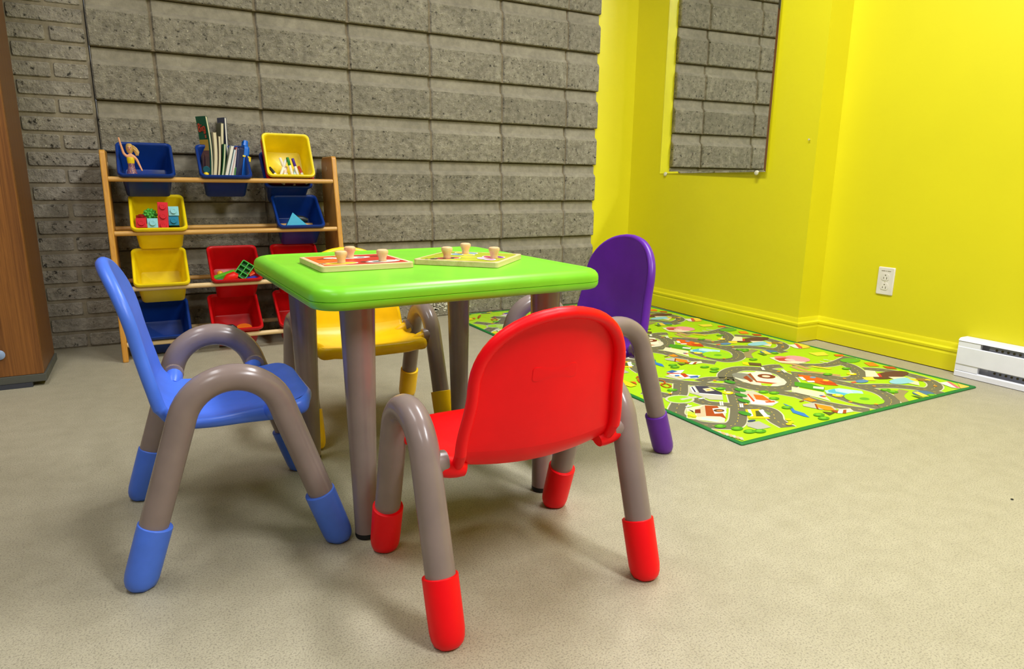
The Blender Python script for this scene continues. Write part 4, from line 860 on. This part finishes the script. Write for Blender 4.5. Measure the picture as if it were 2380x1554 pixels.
# ---- marker pens
def marker(x, y, z, rot, cap, label):
    E_ = empty('marker_pen', (0, 0, 0), 0, label, 'marker', 'marker pens in the yellow bin'); E_.matrix_basis = in_bin(b_mark, x, y + .014, z + .014, rot)
    m = MB(); m.lathe([(.0045, 0), (.006, .001), (.006, .060), (.0052, .061)], seg=14); obj('barrel', m, P3((232, 228, 218), 'white_barrel', .3), E_)
    m = MB(); m.lathe([(.0064, .056), (.0066, .057), (.0062, .088), (.0045, .0905), (.001, .091)], seg=14); obj('cap', m, P3(cap), E_)
def mrot(a, b): return RZ(a) @ RX(b)
MK = [((232, 228, 220), 'white-capped marker pen standing among the markers', -.030, .040, -40), ((228, 196, 170), 'cream-capped marker pen lying among the markers', -.012, .030, -30), ((226, 222, 214), 'second white-capped marker pen beside the green-capped one', -.002, .046, 35), ((20, 124, 44), 'green-capped marker pen in the yellow bin', .020, .052, 25), ((74, 36, 138), 'purple-capped marker pen in the yellow bin', .046, .052, 28), ((176, 60, 24), 'brown-capped marker pen at the end of the row', .062, .034, 30), ((190, 214, 208), 'pale mint-capped marker pen behind the green-capped one', .030, .036, -20), ((40, 40, 44), 'black-capped marker pen at the corner of the bin', -.052, .030, 60)]
for i, (c, lb, x, y, a) in enumerate(MK):
    marker(x, .008 + .030 + (i % 3) * .003, FL + .010 + (i % 2) * .011, RZ(180 + a * .5) @ RX(90) @ T((0, 0, -.050)) if i not in (0, 2, 3, 4) else RZ(a * .6) @ RX(-62) @ T((0, 0, -.012)), c, lb)

# ---- building blocks
def brick_toy(nm, label, b, x, y, z, rot, nx, ny, c, u=.0370, h=.022, group='toy building blocks in the yellow bin'):
    E_ = empty(nm, (0, 0, 0), 0, label, 'toy block', group); E_.matrix_basis = in_bin(b, x, y, z, rot); mt = P3(c, None, .3)
    m = MB(); m.box(-nx*u/2, nx*u/2, -ny*u/2, ny*u/2, 0, h); obj('block_body', m, mt, E_, smooth=False, bevel=.0012)
    for i in range(nx):
        for j in range(ny):
            m = MB(); m.lathe([(.0115, h - .001), (.0115, h + .0060), (.0108, h + .0070), (.0058, h + .0070), (.0053, h + .0060), (.002, h + .0060)], ((i - (nx-1)/2)*u, (j - (ny-1)/2)*u, 0), 16); obj('stud', m, mt, E_)
RED, AQ, TEAL = (206, 18, 34), (146, 208, 216), (20, 128, 164)
face = RX(90 - TH_) @ Matrix.Identity(4)
def blk(label, x, y, z, nx, ny, c, tilt=0, rz=0): brick_toy('toy_block', label, b_blok, x, y + .020, z + .036, RX(-TH_) @ RX(78 + tilt) @ RZ(rz), nx, ny, c)
blk('upright red toy block three studs tall', .016, .060, -.046, 1, 3, RED, 0, -3)
blk('pale aqua toy block beside the top of the red block', .055, .074, -.032, 1, 1, AQ)
blk('teal toy block under the pale aqua block', .052, .048, -.060, 1, 1, TEAL)
blk('small red toy block at the front left of the bin', -.062, .032, -.054, 1, 1, RED)
blk('pale aqua toy block next to the small red block', -.023, .032, -.056, 1, 1, AQ)
blk('dark red toy block lying behind the small red block', -.060, .060, -.070, 1, 1, (140, 14, 24), -60)
# green bobbly ball
m = MB(); gm = P3((78, 176, 62), 'bobbly_green')
def small_sphere(m, c, r, seg=10): m.lathe([(r*.05, -r), (r*.7, -r*.7), (r, 0), (r*.7, r*.7), (r*.05, r)], c, seg)
m.lathe(BALL(.020), (0, 0, 0), 16)
for k in range(40):
    z = 1 - 2*(k + .5)/40; a = k * 2.39996; q = math.sqrt(1 - z*z); small_sphere(m, (.0215*q*math.cos(a), .0215*q*math.sin(a), .0215*z), .0062, 8)
tag(obj('bobbly_ball', m, gm, None, in_bin(b_blok, -.028, .105, -.020)), 'green bobbly toy ball behind the toy blocks', 'ball')
m = MB(); m.tube([(-.03, 0, 0), (0, .003, .002), (.03, 0, 0)], .006, 12); tag(obj('toy_stick', m, P3((140, 206, 40)), None, in_bin(b_blok, -.035, .075, -.034)), 'lime green toy stick lying between the blocks', 'toy')
bead('toy_disc', 'black toy disc at the right of the block bin', 'toy', b_blok, .052, .075, -.060, [(.006, -.005), (.020, -.005), (.022, 0), (.020, .005), (.006, .005)], (34, 34, 36), RX(50))

# ---- pyramid bin
m = MB(); m.add([(-.050, -.02, 0), (.058, -.012, 0), (.048, .05, 0), (-.040, .045, 0), (-.012, .004, .066)], [(3,2,1,0), (0,1,4), (1,2,4), (2,3,4), (3,0,4)]); tag(obj('pyramid_block', m, P3((22, 164, 200), 'turquoise_block', .35), None, in_bin(b_pyr, -.012, .055, -.058, RX(-34)), smooth=False, bevel=.001), 'turquoise pyramid toy block in a blue bin', 'toy block')
m = MB(); m.tube([(-.03, 0, 0), (-.01, .01, .006), (.02, .004, .004), (.04, 0, 0)], [.010, .015, .015, .010], 14); tag(obj('toy_car', m, P3((34, 38, 34)), None, in_bin(b_pyr, .006, .105, -.062)), 'dark toy lump behind the turquoise pyramid', 'toy')
m = MB(); m.box(-.012, .012, -.008, .008, 0, .012); tag(obj('toy_chip', m, P3((150, 30, 44)), None, in_bin(b_pyr, .048, .050, -.060), smooth=False, bevel=.002), 'small dark red toy chip beside the turquoise pyramid', 'toy')

# ---- red bin with green toys
gr = P3((44, 160, 34), 'grass_green_toy'); gr2 = P3((10, 104, 20), 'deep_green_toy')
G = empty('grid_block', (0, 0, 0), 0, 'green toy block with an open two by three grid', 'toy block'); G.matrix_basis = in_bin(b_rg, .034, .085, -.038, RX(-TH_) @ RX(64) @ RZ(-38))
m = MB(); m.box(-.024, .024, -.036, .036, 0, .004); obj('grid_floor', m, gr2, G, smooth=False)
for a in (-.024, 0, .024): m = MB(); m.box(a - .0022, a + .0022, -.036, .036, .004, .024); obj('grid_wall', m, gr, G, smooth=False, bevel=.0008, seg=1)
for a in (-.036, -.012, .012, .036): m = MB(); m.box(-.024, .024, a - .0022, a + .0022, .0041, .0238); obj('grid_wall', m, gr, G, smooth=False, bevel=.0008, seg=1)
m = MB(); m.box(-.045, .045, -.012, .012, -.010, .010); tag(obj('toy_bar', m, P3((90, 186, 40)), None, in_bin(b_rg, -.045, .064, -.036, RX(-20) @ RY(-18)), smooth=False, bevel=.003), 'light green toy bar leaning in the red bin', 'toy')
m = MB(); m.tube([(-.03, 0, -.012), (-.012, 0, .004), (.010, 0, .010), (.022, 0, .006)], [.010, .017, .019, .012], 16); tag(obj('toy_shell', m, P3((232, 30, 18)), None, in_bin(b_rg, -.018, .040, -.030, RX(-TH_))), 'bright red rounded toy at the front of the red bin', 'toy')
bead('toy_ball', 'small orange-yellow ball behind the light green toy bar', 'ball', b_rg, -.058, .085, -.045, BALL(.013), (226, 160, 30))
m = MB(); m.box(-.022, .022, -.012, .012, -.006, .006); tag(obj('toy_plank', m, P3((30, 70, 190)), None, in_bin(b_rg, -.062, .044, -.046, RX(-20)), smooth=False, bevel=.002), 'blue toy plank at the left of the red bin', 'toy')
m = MB(); m.box(-.022, .022, -.012, .012, -.006, .006); tag(obj('toy_plank', m, P3((40, 66, 180)), None, in_bin(b_rg, .062, .046, -.044, RX(-20) @ RZ(20)), smooth=False, bevel=.002), 'blue toy plank under the green grid block', 'toy')
m = MB(); m.box(-.014, .014, -.010, .010, -.008, .008); tag(obj('toy_cube', m, P3((226, 70, 24)), None, in_bin(b_rg, .062, .070, -.042, RZ(30)), smooth=False, bevel=.002), 'orange toy cube behind the green grid block', 'toy')
# ---- lowest bins
bead('toy_disc', 'orange toy disc in a red bin on the lowest rails', 'toy', b_r4, .030, .056, -.058, [(.010, -.004), (.030, -.004), (.032, 0), (.030, .004), (.008, .005)], (216, 104, 24), RX(-20))
m = MB(); m.tube([(-.026, 0, 0), (-.010, .004, .008), (.012, .002, .008), (.028, 0, 0)], [.006, .011, .011, .006], 12); tag(obj('toy_lump', m, P3((30, 30, 30)), None, in_bin(b_r4, -.030, .044, -.044, RX(-TH_))), 'small black toy in a red bin on the lowest rails', 'toy')
m = MB(); m.add([(-.010, 0, 0), (.012, .002, .001), (.008, .004, .020), (-.008, .003, .018), (-.010, .001, 0), (.012, .003, .001), (.008, .005, .020), (-.008, .004, .018)], [(0,1,2,3), (7,6,5,4), (0,1,5,4), (1,2,6,5), (2,3,7,6), (3,0,4,7)]); tag(obj('paper_scrap', m, P3((206, 200, 176)), None, in_bin(b_r5, -.060, .034, -.036), smooth=False), 'scrap of white paper in a red bin', 'paper')
bead('toy_disc', 'orange toy disc in the red bin below the pyramid-block bin', 'toy', b_r3, -.020, .056, -.060, [(.008, -.004), (.022, -.004), (.024, 0), (.022, .004), (.006, .005)], (206, 70, 20), RX(-20))

# ---- white spill on the lowest course, tiny black speck on the floor
m = MB(); rs = random.Random(5)
for k in range(70):
    x = rs.gauss(0, .055); z = abs(rs.gauss(.055, .034)); 
    if z > .125: continue
    s = rs.uniform(.003, .011); n = 7; a0 = rs.uniform(0, 6)
    poly = [(x + s*rs.uniform(.5, 1.2)*math.cos(a0 + 6.283*q/n), z + s*rs.uniform(.4, .9)*math.sin(a0 + 6.283*q/n)) for q in range(n)]
    m.rings([[(px, y, max(pz, .006)) for px, pz in poly] for y in (.003, -.0035)], False, True)
tag(obj('paint_spatter', m, concrete('white_spatter', (196, 190, 172), (222, 216, 200), rough=False), wall_b, T((1.205, 0, 0)), smooth=False), 'white paint spatter low on the block wall', kind='stuff')
m = MB(); m.lathe([(.001, 0), (.003, .0004), (.003, .0018), (.001, .0026)], (0, 0, 0), 8); tag(obj('floor_crumb', m, M_BLACK, None, T((1.575, -2.545, 0))), 'tiny black crumb on the open beige floor', 'crumb')
